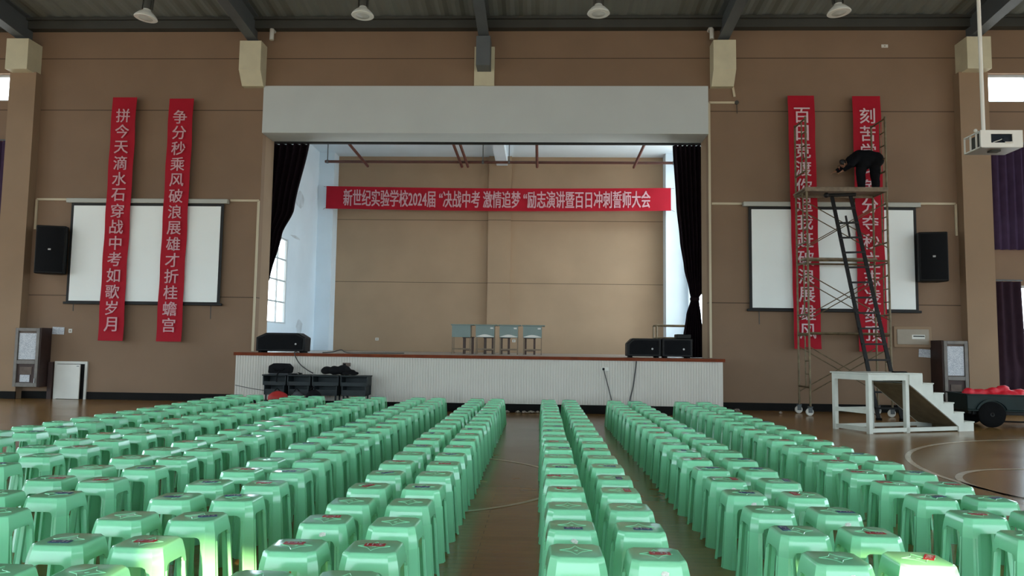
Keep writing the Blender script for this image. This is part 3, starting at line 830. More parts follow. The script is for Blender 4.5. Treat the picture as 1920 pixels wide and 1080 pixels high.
# ------------------------------------------------------------------ speakers standing on the stage
def monitor(x0, x1, z1, y0, dep, label, cut=.14, both=True):
    z0 = ZD; h = z1 - z0
    t_ = thing('stage_monitor', label, 'speaker', ((x0 + x1) / 2, y0 + dep / 2, z0), group='black stage speakers')
    poly = [(x0, z0 + .03), (x1, z0 + .03), (x1 + (.01 if both else 0), z1 - cut * .75)]
    poly += [(x1 - cut * 1.2, z1), (x0 + cut * 1.6, z1), (x0, z1 - cut * .75)] if both else [(x1, z1), (x0 + cut, z1), (x0, z1 - cut)]
    MB().prism(poly, y0, y0 + dep).build('cabinet', M_black, t_, bevel=.018)
    gi = [(x0 + .05 + (x - x0) * (x1 - x0 - .10) / (x1 - x0), z0 + .07 + (z - z0 - .03) * (h - .11) / (h - .03)) for x, z in poly]
    MB().prism(gi, y0 - .012, y0 + .005).build('front_grille', M_grille, t_)
    MB().lathe([(0, -.018), (.022, -.016), (.022, -.010)], (x1 - .20, y0, z0 + .20), 12, 'y').build('badge', M_logo, t_)
    MB().box(x0 + .05, x0 + .12, y0 + .03, y0 + dep - .03, z0, z0 + .03).box(x1 - .12, x1 - .05, y0 + .03, y0 + dep - .03, z0, z0 + .03).build('rubber_foot', M_rubber, t_, smooth=False)
monitor(-5.16, -4.04, 1.67, 16.85, .45, 'lone black stage speaker with sloped shoulders beside the stage window', .14)
monitor(3.28, 4.04, 1.655, 16.95, .45, 'black stage speaker, of the pair the one nearer the desks', .12, False)
monitor(4.06, 4.74, 1.66, 16.95, .45, 'black stage speaker, of the pair the one under the gathered curtain', .02, False)
t = tag(MB().box(4.40, 4.72, 17.02, 17.36, 1.662, 1.76).build('amplifier_box', M_black, bevel=.015), 'small black box resting on the stage speaker under the gathered curtain', 'box')
# metal rail frame behind them
t = thing('metal_table_frame', 'bare metal table frame standing behind the pair of stage speakers', 'frame', (4.9, 21.2, ZD))
for x in (4.55, 5.45):
    for y in (20.9, 21.5): MB().tube([(x, y, ZD), (x, y, 2.08)], .022, 8).build('leg', M_galv, t)
MB().tube([(4.55, 20.9, 2.08), (5.45, 20.9, 2.08), (5.45, 21.5, 2.08), (4.55, 21.5, 2.08), (4.55, 20.9, 2.08)], .024, 8).build('top_rail', M_galv, t)
MB().tube([(4.55, 20.9, 1.74), (5.45, 20.9, 1.74)], .018, 8).tube([(4.55, 21.5, 1.74), (5.45, 21.5, 1.74)], .018, 8).build('lower_rail', M_galv, t)

# ------------------------------------------------------------------ four desks on the stage, a wooden stool behind each
DY = 20.0
names = ['grey-green desk at the plain end of the stage row, its panel without a white tag', 'grey-green desk next to the untagged one in the stage row', 'grey-green desk third in the stage row, between two tagged desks', 'grey-green desk at the end of the stage row nearest the stage speaker pair']
for i, (x0, x1) in enumerate([(-1.08, -.47), (-.44, .17), (.20, .80), (.83, 1.44)]):
    t = thing('stage_desk', names[i], 'desk', ((x0 + x1) / 2, DY + .2, ZD), group='desks on the stage')
    tb = MB().box(x0, x1 + .005, DY - .03, DY + .42, 1.985, 2.015).build('tabletop', M_teal, t, bevel=.006)
    xa, xb = x0 + .03, x1 - .08
    fp_ = MB().box(xa, xb, DY, DY + .02, 1.67, 1.985).build('front_panel', M_teal, t, smooth=False)
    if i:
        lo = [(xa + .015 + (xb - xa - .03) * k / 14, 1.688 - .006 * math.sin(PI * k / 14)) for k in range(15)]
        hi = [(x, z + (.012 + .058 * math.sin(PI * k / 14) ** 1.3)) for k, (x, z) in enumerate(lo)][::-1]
        MB().prism(lo + hi, DY - .0025, DY).build('painted_reflection', M_whiteplastic, fp_, smooth=False)  # pale crescent standing in for a reflection low on the panel
        MB().box(xb - .11, xb - .03, DY - .006, DY, 1.90, 1.94).build('white_tag', M_whiteplastic, t, smooth=False)
    MB().box(x0 + .03, x0 + .045, DY + .02, DY + .40, 1.70, 1.985).box(x1 - .095, x1 - .08, DY + .02, DY + .40, 1.70, 1.985).build('side_panel', M_teal, t, smooth=False)
    for lx in (x0 + .035, x1 - .10):
        for ly in (DY + .01, DY + .37):
            MB().box(lx, lx + .022, ly, ly + .022, ZD, 1.985 if ly > DY + .1 else 1.66).build('leg', M_legwood, t, smooth=False)
    MB().box(x0 + .05, x1 - .095, DY + .012, DY + .03, 1.335, 1.375).build('stretcher', M_legwood, t, smooth=False)
    # stool
    sx = [x0 + .27, x0 + .21, x0 + .02, x0 + .06][i]; swd = [.28, .27, .26, .30][i]
    k = thing('wooden_stool', ['dark wooden stool tucked behind the untagged stage desk', 'dark wooden stool behind the second stage desk from the untagged end', 'dark wooden stool behind the third stage desk from the untagged end', 'dark wooden stool behind the stage desk nearest the speaker pair'][i], 'stool', (sx + swd / 2, DY + .75, ZD), group='stools behind the stage desks')
    MB().box(sx - .02, sx + swd + .02, DY + .58, DY + .90, 1.66, 1.69).build('seat', M_darkwood, k, bevel=.005)
    for lx in (sx, sx + swd - .055):
        for ly in (DY + .60, DY + .83): MB().box(lx, lx + .055, ly, ly + .05, ZD, 1.66).build('leg', M_darkwood, k, smooth=False)
    MB().box(sx + .055, sx + swd - .055, DY + .61, DY + .635, 1.31, 1.345).build('stretcher', M_darkwood, k, smooth=False)

# ------------------------------------------------------------------ four school desks on the floor against the stage
FY = 15.62
lab = ['dark grey open-shelf desk under the black case at the stage foot', 'dark grey open-shelf desk under the small adapter at the stage foot', 'dark grey open-shelf desk under the draped jacket, joined to its neighbour', 'dark grey open-shelf desk standing slightly apart at the end of its row']
for i, (x0, x1) in enumerate([(-4.51, -4.02), (-3.99, -3.50), (-3.46, -2.90), (-2.86, -2.29)]):
    t = thing('school_desk', lab[i], 'desk', ((x0 + x1) / 2, FY + .2, 0), group='desks at the stage foot')
    MB().box(x0 - .012, x1 + .012, FY - .03, FY + .42, .745, .770).build('desktop', M_desk, t, bevel=.006)
    cb = MB()
    for (za, zb, ins) in ((.56, .745, 0.0), (.36, .56, .03)):
        cb.box(x0 + ins, x0 + ins + .02, FY, FY + .40, za, zb).box(x1 - ins - .02, x1 - ins, FY, FY + .40, za, zb)
        cb.box(x0 + ins, x1 - ins, FY, FY + .40, za - .01, za + .012)
    cb.box(x0, x1, FY + .36, FY + .38, .36, .745)
    cb.build('shelf_box', M_desk, t, smooth=False)
    MB().box(x0 + .02, x1 - .02, FY + .01, FY + .025, .56, .63).box(x0 + .05, x1 - .05, FY + .01, FY + .025, .36, .47).build('shelf_lip', M_desk, t, smooth=False)
    for lx in (x0 + .05, x1 - .08):
        for ly in (FY + .03, FY + .35): MB().box(lx, lx + .03, ly, ly + .03, 0, .36).build('leg', M_desk, t, smooth=False)
# black case
t = thing('carrying_case', 'black padded case standing on the desks at the stage foot', 'case', (-4.2, FY + .15, .77))
MB().prism([(-4.43, .80), (-3.97, .80), (-3.95, .92), (-4.03, 1.00), (-4.32, 1.005), (-4.42, .95)], FY + .05, FY + .30).build('case_body', M_jacket, t, bevel=.02)
MB().box(-4.40, -3.99, FY + .03, FY + .28, .77, .80).build('case_base', M_greybag, t, bevel=.01)
MB().tube([(-4.30, FY + .04, .90), (-4.27, FY + .0, .86), (-4.10, FY + .0, .86), (-4.07, FY + .04, .90)], .014, 6).build('handle', M_rubber, t)
MB().tube([(-4.16, FY + .01, .84), (-4.19, FY - .045, .78), (-4.20, FY - .05, .62)], .014, 6).build('strap', M_jacket, t)
t = thing('cable_adapter', 'small black adapter with tangled cable on the desk beside the case', 'adapter', (-3.85, FY + .12, .77))
MB().box(-3.93, -3.82, FY + .06, FY + .13, .77, .80).build('adapter_body', M_black, t, bevel=.01)
MB().tube([(-3.82, FY + .09, .785), (-3.76, FY + .05, .782), (-3.72, FY + .12, .80), (-3.77, FY + .18, .785), (-3.83, FY + .2, .81), (-3.74, FY + .22, .79)], .009, 6).build('cord', M_rubber, t)


def lumpy(pts, m, name, parent, seed, disp=.03, sc=6.0, vox=.02):
    """soft cloth lump: merged balls, remeshed and folded"""
    mb_ = MB()
    for (c_, r, s_) in pts: mb_.ball(c_, r, 10, s_)
    o = mb_.build(name, m, parent)
    r_ = o.modifiers.new('merge', 'REMESH'); r_.mode = 'VOXEL'; r_.voxel_size = vox; r_.use_smooth_shade = True
    tx = bpy.data.textures.new(name + '_folds', 'CLOUDS'); tx.noise_scale = 1.0 / sc
    d_ = o.modifiers.new('folds', 'DISPLACE'); d_.texture = tx; d_.strength = disp; d_.mid_level = .5
    s2 = o.modifiers.new('soften', 'SMOOTH'); s2.iterations = 2
    return o
t = thing('folded_jacket', 'black jacket draped over the two end desks at the stage foot', 'jacket', (-2.95, FY + .17, .77))
lumpy([((-3.20, FY + .17, .868), .11, (1.2, 1.2, .75)), ((-3.02, FY + .17, .872), .12, (1.3, 1.2, .75)), ((-2.84, FY + .17, .885), .12, (1.2, 1.2, .85)), ((-2.70, FY + .17, .84), .09, (1.3, 1, .65)), ((-2.60, FY + .15, .815), .06, (1.4, 1, .6))], M_jacket, 'jacket_body', t, 1, .05)
lumpy([((-2.74, FY + .02, .815), .05, (2.2, .9, .7)), ((-2.62, FY + .02, .81), .045, (1.4, .9, .6))], M_jacket, 'sleeve', t, 2, .02)
def bag(x, y, w, h, m, label, seed, name='backpack'):
    t_ = thing(name, label, 'bag', (x, y, 0), group='bags at the stage foot')
    lumpy([((x, y, h * .28), .5 * w, (1, .75, h * .55 / w)), ((x + .02, y, h * .62), .43 * w, (1, .75, h * .72 / w))], m, 'bag_body', t_, seed, .04)
    MB().tube([(x - .05, y - .0, h * .92), (x, y, h + .015), (x + .06, y, h * .92)], .012, 6).build('carry_loop', M_rubber, t_)
    MB().box(x - w * .28, x + w * .28, y - w * .43, y - w * .33, h * .12, h * .42).build('front_pocket', m, t_, bevel=.02)
bag(-4.02, 15.12, .48, .50, M_redbag, 'red bag in front of the desks at the stage foot', 3)
bag(-3.63, 15.16, .30, .50, M_greybag, 'dark grey bag between the red and the black bag', 4)
bag(-3.28, 15.10, .38, .54, M_jacket, 'black bag beside the grey bag at the stage foot', 5)

# ------------------------------------------------------------------ scaffold tower on castors
SX0, SX1, SYF, SYB = 7.27, 9.04, 16.80, 17.50
t = thing('scaffold_tower', 'tall narrow rusty scaffold tower on castors in front of the two banners', 'scaffold', ((SX0 + SX1) / 2, (SYF + SYB) / 2, 0))
LV = [.20, 1.82, 3.44, 5.06, 6.72]
def end_frame(x, z0, z1, inner):
    f = MB(); yi = SYF + .26 if inner > 0 else SYB - .26
    for y in (SYF, SYB): f.tube([(x, y, z0), (x, y, z1)], .024, 8)
    f.tube([(x, SYF, z1 - .04), (x, SYB, z1 - .04)], .020, 8).tube([(x, SYF, z0 + .42), (x, SYB, z0 + .42)], .020, 8)
    f.tube([(x, yi, z0 + .42), (x, yi, z1 - .04)], .017, 8)
    n = 3; ye = SYF if inner > 0 else SYB
    for k in range(1, n + 1):
        z = z0 + .42 + (z1 - z0 - .46) * k / (n + 1); f.tube([(x, ye, z), (x, yi, z)], .014, 6)
    return f
for a in range(4):
    for x in (SX0, SX1): end_frame(x, LV[a], LV[a + 1], 1).build('end_frame', M_galv, t)
for a in range(3):
    z0, z1 = LV[a] + .30, LV[a + 1] - .30
    for y in (SYF + .02, SYB - .02):
        MB().tube([(SX0, y, z0), (SX1, y, z1)], .0115, 6).build('cross_brace', M_galv, t)
        MB().tube([(SX0, y, z1), (SX1, y, z0)], .0115, 6).build('cross_brace', M_galv, t)
for z in LV[1:3]:
    for y in (SYF, SYB): MB().tube([(SX0, y, z), (SX1, y, z)], .022, 8).build('ledger', M_galv, t)
MB().box(SX0 - .06, SX1 + .03, SYF - .02, SYB + .02, 5.05, 5.085).box(SX0 - .04, SX1 + .01, SYF - .03, SYF + .02, 5.00, 5.10).box(SX0 - .04, SX1 + .01, SYB - .02, SYB + .03, 5.00, 5.10).build('work_platform', M_plank, t, bevel=.006)
MB().box(SX0 - .05, SX0 + 1.55, SYF + .05, SYF + .33, 3.46, 3.51).build('lower_plank', M_plank, t, bevel=.006)
for x in (SX0, SX1):
    for y in (SYF, SYB):
        c = MB().lathe([(.0, -.022), (.075, -.022), (.085, -.012), (.085, .012), (.075, .022), (0, .022)], (x - .02, y, .085), 18, 'y')
        co = c.build('castor', M_whiteplastic, t)
        MB().box(x - .055, x + .035, y - .036, y - .026, .07, .20).box(x - .055, x + .035, y + .026, y + .036, .07, .20).box(x - .055, x + .045, y - .036, y + .036, .19, .205).lathe([(.018, -.04), (.018, .04)], (x - .02, y, .085), 10, 'y').build('castor_fork', M_steel, co, smooth=False)

# black ladder leaning at the scaffold
t = thing('step_ladder', 'black metal ladder leaning crookedly against the scaffold platform', 'ladder', (8.55, 16.2, 0))
Lb, Rb, Lt, Rt = Vector((8.38, 15.98, .0)), Vector((8.86, 15.98, .0)), Vector((7.79, 16.70, 4.86)), Vector((8.20, 16.70, 4.88))
for a, b_ in ((Lb, Lt), (Rb, Rt)): MB().bar(a, b_, .075, .035, (0, 1, 0)).build('rail', M_blackmetal, t, smooth=False)
for k in range(14):
    u = (k + .75) / 14.6; a = Lb.lerp(Lt, u) + Vector((-.03, -.03, 0)); b_ = Rb.lerp(Rt, u) + Vector((.03, -.03, 0))
    MB().bar(a, b_, .035, .04).build('rung', M_blackmetal, t, smooth=False)
MB().tube([Lt + Vector((-.13, -.02, .03)), Rt + Vector((.10, -.02, .03))], .04, 8).ball(Lt + Vector((-.13, -.02, .03)), .06, 7).build('top_bar', M_blackmetal, t)
MB().bar((8.05, 16.62, 4.42), (8.12, 16.60, 3.95), .035, .03).build('hanging_hook', M_blackmetal, t, smooth=False)
for p in (Lb, Rb): MB().box(p.x - .05, p.x + .05, p.y - .035, p.y + .035, 0, .05).build('rubber_foot', M_rubber, t, smooth=False)


# ------------------------------------------------------------------ worker bending on the scaffold
def skin_mesh(name, m, joints, links, parent, sub=2, root=0):
    bm = bmesh.new(); me = bpy.data.meshes.new(name)
    lay = bm.verts.layers.skin.verify()
    inv = parent_matrix(parent).inverted(); vv = []
    for i, j in enumerate(joints):
        v = bm.verts.new(inv @ Vector(j[0])); v[lay].radius = (j[1], j[2]); v[lay].use_root = (i == root); vv.append(v)
    for a, b_ in links: bm.edges.new((vv[a], vv[b_]))
    bm.to_mesh(me); bm.free()
    o = bpy.data.objects.new(name, me); COL.objects.link(o); o.parent = parent
    sk = o.modifiers.new('skin', 'SKIN'); sk.use_smooth_shade = True
    s_ = o.modifiers.new('sub', 'SUBSURF'); s_.levels = sub; s_.render_levels = sub
    dg = bpy.context.evaluated_depsgraph_get(); dg.update()
    new = bpy.data.meshes.new_from_object(o.evaluated_get(dg))
    o.modifiers.clear(); o.data = new; new.materials.clear(); new.materials.append(m); bpy.data.meshes.remove(me)
    new.shade_smooth()
    return o


WX, WY, WZ = 8.74, 17.16, 5.085
t = thing('person', 'person in dark jacket and trousers bending over on the scaffold platform', 'person', (WX, WY, WZ))
def P(x, y, z): return Vector((WX + x, WY + y, WZ + z))
# facing the wall and stooping to the stage side
pel = P(.08, -.03, .72)
J = [(pel, .09, .085), (P(-.02, .02, .78), .11, .10), (P(-.16, .07, .77), .12, .10), (P(-.28, .10, .73), .09, .09), (P(-.36, .11, .70), .055, .055),   # 0-4 pelvis..neck
     (P(-.43, .12, .66), .085, .095), (P(-.50, .125, .62), .075, .085),                                                                          # 5-6 head
     (P(.20, -.06, .68), .08, .08), (P(.20, -.03, .40), .06, .06), (P(.20, -.06, .08), .045, .045), (P(.20, .04, .035), .038, .03), (P(.20, .13, .025), .03, .02),   # 7-11
     (P(-.08, -.02, .68), .08, .08), (P(-.10, .03, .40), .06, .06), (P(-.10, -.01, .08), .045, .045), (P(-.10, .09, .035), .038, .03), (P(-.10, .18, .025), .03, .02),  # 12-16
     (P(-.24, -.07, .76), .065, .065), (P(-.36, -.10, .60), .045, .045), (P(-.46, .04, .50), .032, .032), (P(-.50, .08, .48), .036, .02),           # 17-20 near arm
     (P(-.22, .26, .76), .065, .065), (P(-.36, .34, .64), .045, .045), (P(-.50, .36, .56), .032, .032), (P(-.55, .37, .54), .036, .02)]             # 21-24 far arm
E_ = [(0, 1), (1, 2), (2, 3), (3, 4), (4, 5), (5, 6), (0, 7), (7, 8), (8, 9), (9, 10), (10, 11), (0, 12), (12, 13), (13, 14), (14, 15), (15, 16),
      (3, 17), (17, 18), (18, 19), (19, 20), (3, 21), (21, 22), (22, 23), (23, 24)]
def fingers(base, idx, d, side, dn):
    """five unequal bent fingers growing out of the palm"""
    d = Vector(d).normalized(); side = Vector(side).normalized(); dn = Vector(dn).normalized()
    for k, (o_, l) in enumerate(((-.024, .055), (-.008, .065), (.008, .068), (.023, .060))):
        b0 = base + side * o_ + d * .03
        J.append((b0, .0095, .009)); J.append((b0 + d * l * .55 + dn * .008, .0085, .0085)); J.append((b0 + d * l * .85 + dn * l * .45, .0075, .0075))
        n = len(J); E_.extend([(idx, n - 3), (n - 3, n - 2), (n - 2, n - 1)])
    b0 = base - side * .03 - d * .005
    J.append((b0, .011, .011)); J.append((b0 - side * .02 + d * .035 + dn * .01, .009, .009)); n = len(J); E_.extend([(idx, n - 2), (n - 2, n - 1)])
fingers(J[20][0].copy(), 20, (-.7, .6, -.2), (.4, .6, .2), (-.2, .1, -1))
fingers(J[24][0].copy(), 24, (-.9, .25, -.3), (.2, .9, .1), (-.2, .1, -1))
body = skin_mesh('person_body', M_skin, J, E_, t)
def garment(name, m, limbs, lumps):
    """loose cloth grown round the limbs, one continuous skin"""
    g_ = MB()
    for pts, rs in limbs:
        g_.tube(pts, rs, 14)
        for q, rr_ in zip(pts, rs): g_.ball(q, rr_ * .99, 8)
    for q, rr_, sc_ in lumps: g_.ball(q, rr_, 9, sc_)
    o = g_.build(name, m, t)
    re_ = o.modifiers.new('merge', 'REMESH'); re_.mode = 'VOXEL'; re_.voxel_size = .014; re_.use_smooth_shade = True
    tx = bpy.data.textures.new(name + '_folds', 'CLOUDS'); tx.noise_scale = .12
    dd = o.modifiers.new('folds', 'DISPLACE'); dd.texture = tx; dd.strength = .03
    sm = o.modifiers.new('soften', 'SMOOTH'); sm.iterations = 4
    return o
garment('jacket', M_navy, [([P(.20, -.06, .72), P(.05, -.01, .78), P(-.12, .05, .79), P(-.26, .09, .73)], [.165, .185, .185, .15]),
    ([P(-.22, -.06, .75), P(-.36, -.10, .60), P(-.45, .03, .515)], [.095, .07, .05]), ([P(-.22, .22, .75), P(-.36, .33, .64), P(-.49, .355, .57)], [.095, .07, .05])],
    [(P(-.02, .0, .66), .17, (1.2, 1, .9)), (P(-.33, .105, .70), .09, (1, 1, 1))])
garment('trousers', M_trouser, [([P(.19, -.06, .66), P(.20, -.03, .40), P(.20, -.055, .10)], [.135, .105, .082]), ([P(-.07, -.02, .66), P(-.10, .03, .40), P(-.10, -.005, .10)], [.135, .105, .082]),
    ([P(.22, -.07, .74), P(-.02, -.02, .72)], [.155, .15])], [(P(.22, -.09, .70), .15, (1, 1, 1.1))])
for sx_, y0 in ((.20, -.06), (-.10, -.01)):
    skin_mesh('shoe', M_rubber, [(P(sx_, y0 - .03, .045), .05, .045), (P(sx_, y0 + .09, .04), .052, .042), (P(sx_, y0 + .20, .033), .042, .032)], [(0, 1), (1, 2)], t)
skin_mesh('hair', M_hair, [(P(-.40, .11, .725), .07, .07), (P(-.455, .115, .695), .10, .105), (P(-.52, .12, .66), .085, .095)], [(0, 1), (1, 2)], t)
fh = MB().ball(P(-.545, .125, .585), .018, 6, (1, .8, 1.3))
for s_ in (-1, 1): fh.ball(P(-.455, .12 + s_ * .098, .64), .022, 6, (.9, .35, 1.2))
fh.build('nose_and_ears', M_skin, body)
fh = MB()
for s_ in (-1, 1): fh.ball(P(-.552, .125 + s_ * .035, .625), .010, 6)
fh.build('eyes', M_black, body)
MB().ball(P(-.535, .125, .545), .02, 6, (.4, 1.3, .35)).build('mouth', M_redbag, body)

# ------------------------------------------------------------------ white wooden portable steps
RZ = math.radians(20.7)
t = thing('portable_steps', 'white painted wooden platform with five steps going down toward the green cart', 'steps', (7.03, 13.30, 0), RZ)
LW = .88; PH = 1.05; PL = 1.20; RISEH = PH / 6; GO = .235
MB().box(-.03, PL, -.02, LW + .02, PH - .025, PH).build('platform_top', M_stepwhite, t, local=True, bevel=.006)
for (x, y) in ((.035, .035), (.035, LW - .035), (.86, .035), (.86, LW - .035)): MB().box(x - .035, x + .04, y - .035, y + .035, 0, PH - .025).build('leg', M_stepwhite, t, local=True, smooth=False)
rl = [(.0, 0, .07, LW - .07, PH - .13, PH - .025, 'apron'), ]
MB().box(.0, .035, .07, LW - .07, PH - .13, PH - .025).build('apron', M_stepwhite, t, local=True, smooth=False)
MB().box(.07, .825, 0, .03, PH - .13, PH - .025).build('apron', M_stepwhite, t, local=True, smooth=False)
MB().box(.07, .825, LW - .03, LW, PH - .13, PH - .025).build('apron', M_stepwhite, t, local=True, smooth=False)
MB().box(.01, .04, .07, LW - .07, .34, .41).build('mid_rail', M_stepwhite, t, local=True, smooth=False)
MB().bar((.06, LW - .03, .36), (.84, LW - .03, .36), .03, .07).build('mid_rail', M_stepwhite, t, local=True, smooth=False)
MB().box(.01, .05, .07, LW - .07, .03, .10).build('bottom_rail', M_stepwhite, t, local=True, smooth=False)
for y in (.0, LW - .03): MB().box(.07, PL + 5 * GO - .08, y, y + .03, .02, .09).build('bottom_rail', M_stepwhite, t, local=True, smooth=False)
top = [(.90, PH - .025), (PL, PH - .025)]
for k in range(5):
    top += [(PL + k * GO, PH - (k + 1) * RISEH - .02), (PL + (k + 1) * GO, PH - (k + 1) * RISEH - .02)]
poly = top + [(PL + 5 * GO, 0.0), (PL + 5 * GO - .36, 0.0), (PL + 5 * GO - .36, .09), (.90, PH - .20)]
for y in (-.02, LW - .01): MB().prism(poly, y, y + .03).build('stringer', M_stepwhite, t, local=True, smooth=False)
for k in range(5):
    z = PH - (k + 1) * RISEH; x = PL + k * GO
    MB().box(x - .0, x + GO + .015, -.03, LW + .03, z - .022, z).build('tread', M_stepwhite, t, local=True, bevel=.004)
    MB().box(x - .012, x, .01, LW - .01, z, z + RISEH - .022).build('riser', M_rawwood, t, local=True, smooth=False)
MB().box(PL + 5 * GO - .014, PL + 5 * GO - .0, .01, LW - .01, 0, RISEH - .022).build('riser', M_rawwood, t, local=True, smooth=False)
MB().prism([(.9, PH - .21), (.9, PH - .19), (PL + 5 * GO - .34, .11), (PL + 5 * GO - .36, .09)], .01, LW - .01).build('underside_board', M_rawwood, t, local=True, smooth=False)
tag(MB().prism([(0, 0), (.30, 0), (.27, .022), (.03, .022)], 0, .09, Matrix.LocRotScale(Vector((7.72, 13.80, PH)), Euler((0, 0, RZ)), None)).build('loose_strap', M_rubber, bevel=.006), 'small dark strap lying on top of the white steps', 'strap')

# ------------------------------------------------------------------ green cargo cart with red fabric
CZ = -.09
t = thing('cargo_cart', 'dark green flatbed cargo cart with black wheels beside the white steps', 'cart', (10.6, 15.2, 0), math.radians(-7))
bd = MB()
bd.box(-.98, 1.45, -.46, -.43, .34, .62).box(-.98, 1.45, .43, .46, .34, .62).box(-.98, -.95, -.43, .43, .34, .62).box(1.42, 1.45, -.43, .43, .34, .62).box(-.98, 1.45, -.46, .46, .31, .34)
bd.build('cart_bed', M_cartgreen, t, local=True, bevel=.008)
MB().box(-1.01, 1.48, -.49, -.42, .61, .635).box(-1.01, 1.48, .42, .49, .61, .635).box(-1.01, -.94, -.49, .49, .61, .635).box(1.41, 1.48, -.49, .49, .61, .635).build('top_rim', M_cartgreen, t, local=True, bevel=.005)
MB().box(-.85, 1.3, -.36, -.30, .24, .31).box(-.85, 1.3, .30, .36, .24, .31).box(-.9, -.82, -.3, .3, .25, .31).box(.9, .98, -.3, .3, .25, .31).build('chassis', M_blackmetal, t, local=True, smooth=False)
MB().tube([(-.60, -.42, .12), (1.3, -.42, .12)], .018, 6).build('foot_bar', M_blackmetal, t, local=True)
for x, nm in ((-.55, 1), (.75, 1)):
    for y in (-.44, .44):
        w = MB().lathe([(.13, -.04), (.22, -.045), (.245, -.03), (.25, 0), (.245, .03), (.22, .045), (.13, .04)], (x, y, .25), 28, 'y').build('wheel', M_rubber, t, local=True)
        MB().lathe([(0, -.035), (.04, -.045), (.05, -.02), (.13, -.02), (.13, .02), (.05, .02), (.04, .045), (0, .035)], (x, y, .25), 20, 'y').build('wheel_hub', M_blackmetal, w, local=True)
        ms = [(x + .30 * math.cos(a), .25 + .30 * math.sin(a)) for a in [math.radians(20 + i * 14) for i in range(11)]]
        mi = [(x + .275 * math.cos(a), .25 + .275 * math.sin(a)) for a in [math.radians(20 + i * 14) for i in range(11)]][::-1]
        if y < 0: MB().prism(ms + mi, y - .06, y + .04).build('mudguard', M_cartgreen, t, local=True)
t = thing('fabric_bundle', 'heap of bright red fabric piled on the green cart', 'fabric bundle', (10.9, 15.0, .42))
lumpy([((9.86, 15.31, 0.64), .10, (1.3, 1.00, .8)), ((10.05, 15.27, 0.65), .10, (1.5, 1.00, .7)), ((10.28, 15.22, 0.69), .09, (1.6, 1.00, .7)), ((10.46, 15.21, 0.74), .085, (1.3, 1.00, .8)), ((10.1, 15.28, 0.52), .16, (2.2, 1.00, .8)), ((10.75, 15.19, 0.66), .10, (1.6, 1.00, .7)), ((10.55, 15.20, 0.54), .2, (2.2, 1.00, .8)), ((10.95, 15.18, 0.54), .17, (2.2, 1.00, .8)),
       ((11.25, 15.16, 0.60), .15, (2, 1.00, 1)), ((11.32, 15.10, 0.68), .08, (1.6, 1.00, .8)), ((10.8, 15.22, 0.50), .2, (3.4, 1.00, .7))], M_balloon, 'fabric_heap', t, 8, .05, 8)

# ------------------------------------------------------------------ notice cabinets, hatch, wall box, papers
def notice_cabinet(x0, x1, z0, z1, y0, label, inner, papers):
    """free-standing wooden board against the wall; inner=+1: dark return panel on the +x side"""
    t_ = thing('notice_cabinet', label, 'notice board', ((x0 + x1) / 2, y0 + .2, z0), group='framed notice cabinets')
    yb = YF - .005
    MB().box(x0, x1, y0 + .04, y0 + .08, z0 + .02, z1 - .02).build('back_board', M_cabwood, t_, smooth=False)
    w = .075; f = MB()
    f.box(x0, x0 + w, y0, y0 + .05, z0, z1).box(x1 - w, x1, y0, y0 + .05, z0, z1).box(x0 + w, x1 - w, y0, y0 + .05, z1 - w, z1).box(x0 + w, x1 - w, y0, y0 + .05, z0, z0 + .10)
    zm = z0 + (z1 - z0) * .42; f.box(x0 + w, x1 - w, y0, y0 + .05, zm - .045, zm + .045)
    f.build('door_frame', M_cabframe, t_, bevel=.006)
    sx = (x1 - .01, x1 + .03) if inner > 0 else (x0 - .03, x0 + .01)
    MB().box(sx[0], sx[1], y0 + .03, yb, z0, z1 + .01).build('side_panel', M_cabdark, t_, smooth=False)
    ox = (x0 - .0, x0 + .02) if inner > 0 else (x1 - .02, x1)
    MB().box(ox[0], ox[1], y0 + .08, yb, z0, z1).build('side_panel', M_cabwood, t_, smooth=False)
    MB().box(x0 + w + .015, x1 - w - .01, y0 + .025, y0 + .032, zm + .065, z1 - w - .05).build('posted_notice', M_paper, t_, smooth=False)
    MB().box(x0 + w, x1 - w, y0 + .036, y0 + .041, z0 + .10, zm - .045).build('lower_recess', M_cabdark, t_, smooth=False)
    MB().box(x0 + w + .09, x1 - w - .12, y0 + .020, y0 + .030, z0 + .12, z0 + .29).build('pinned_paper', M_paper, t_, smooth=False)
    MB().box(x0 + w + .07, x1 - w - .08, y0 + .026, y0 + .034, z0 + .30, z0 + .48).build('brown_card', M_cabwood, t_, smooth=False)
    MB().box(x1 - w + .015, x1 - w + .03, y0 - .02, y0, z0 + .16 - .06, z0 + .16 + .05).build('handle', M_chrome, t_, smooth=False)
    return t_
notice_cabinet(-11.40, -10.80, .30, 1.72, YF - .42, 'dark wooden notice cabinet on the wall beside the low white hatch', 1, 0)
notice_cabinet(10.58, 11.12, .22, 1.70, YF - .55, 'dark wooden notice cabinet standing behind the white steps', -1, 0)
tag(MB().box(-10.75, -10.64, YF - .10, YF - .035, 0, .90).build('wooden_post', M_cabdark, smooth=False), 'dark red-brown wooden post beside the hatch', 'post')

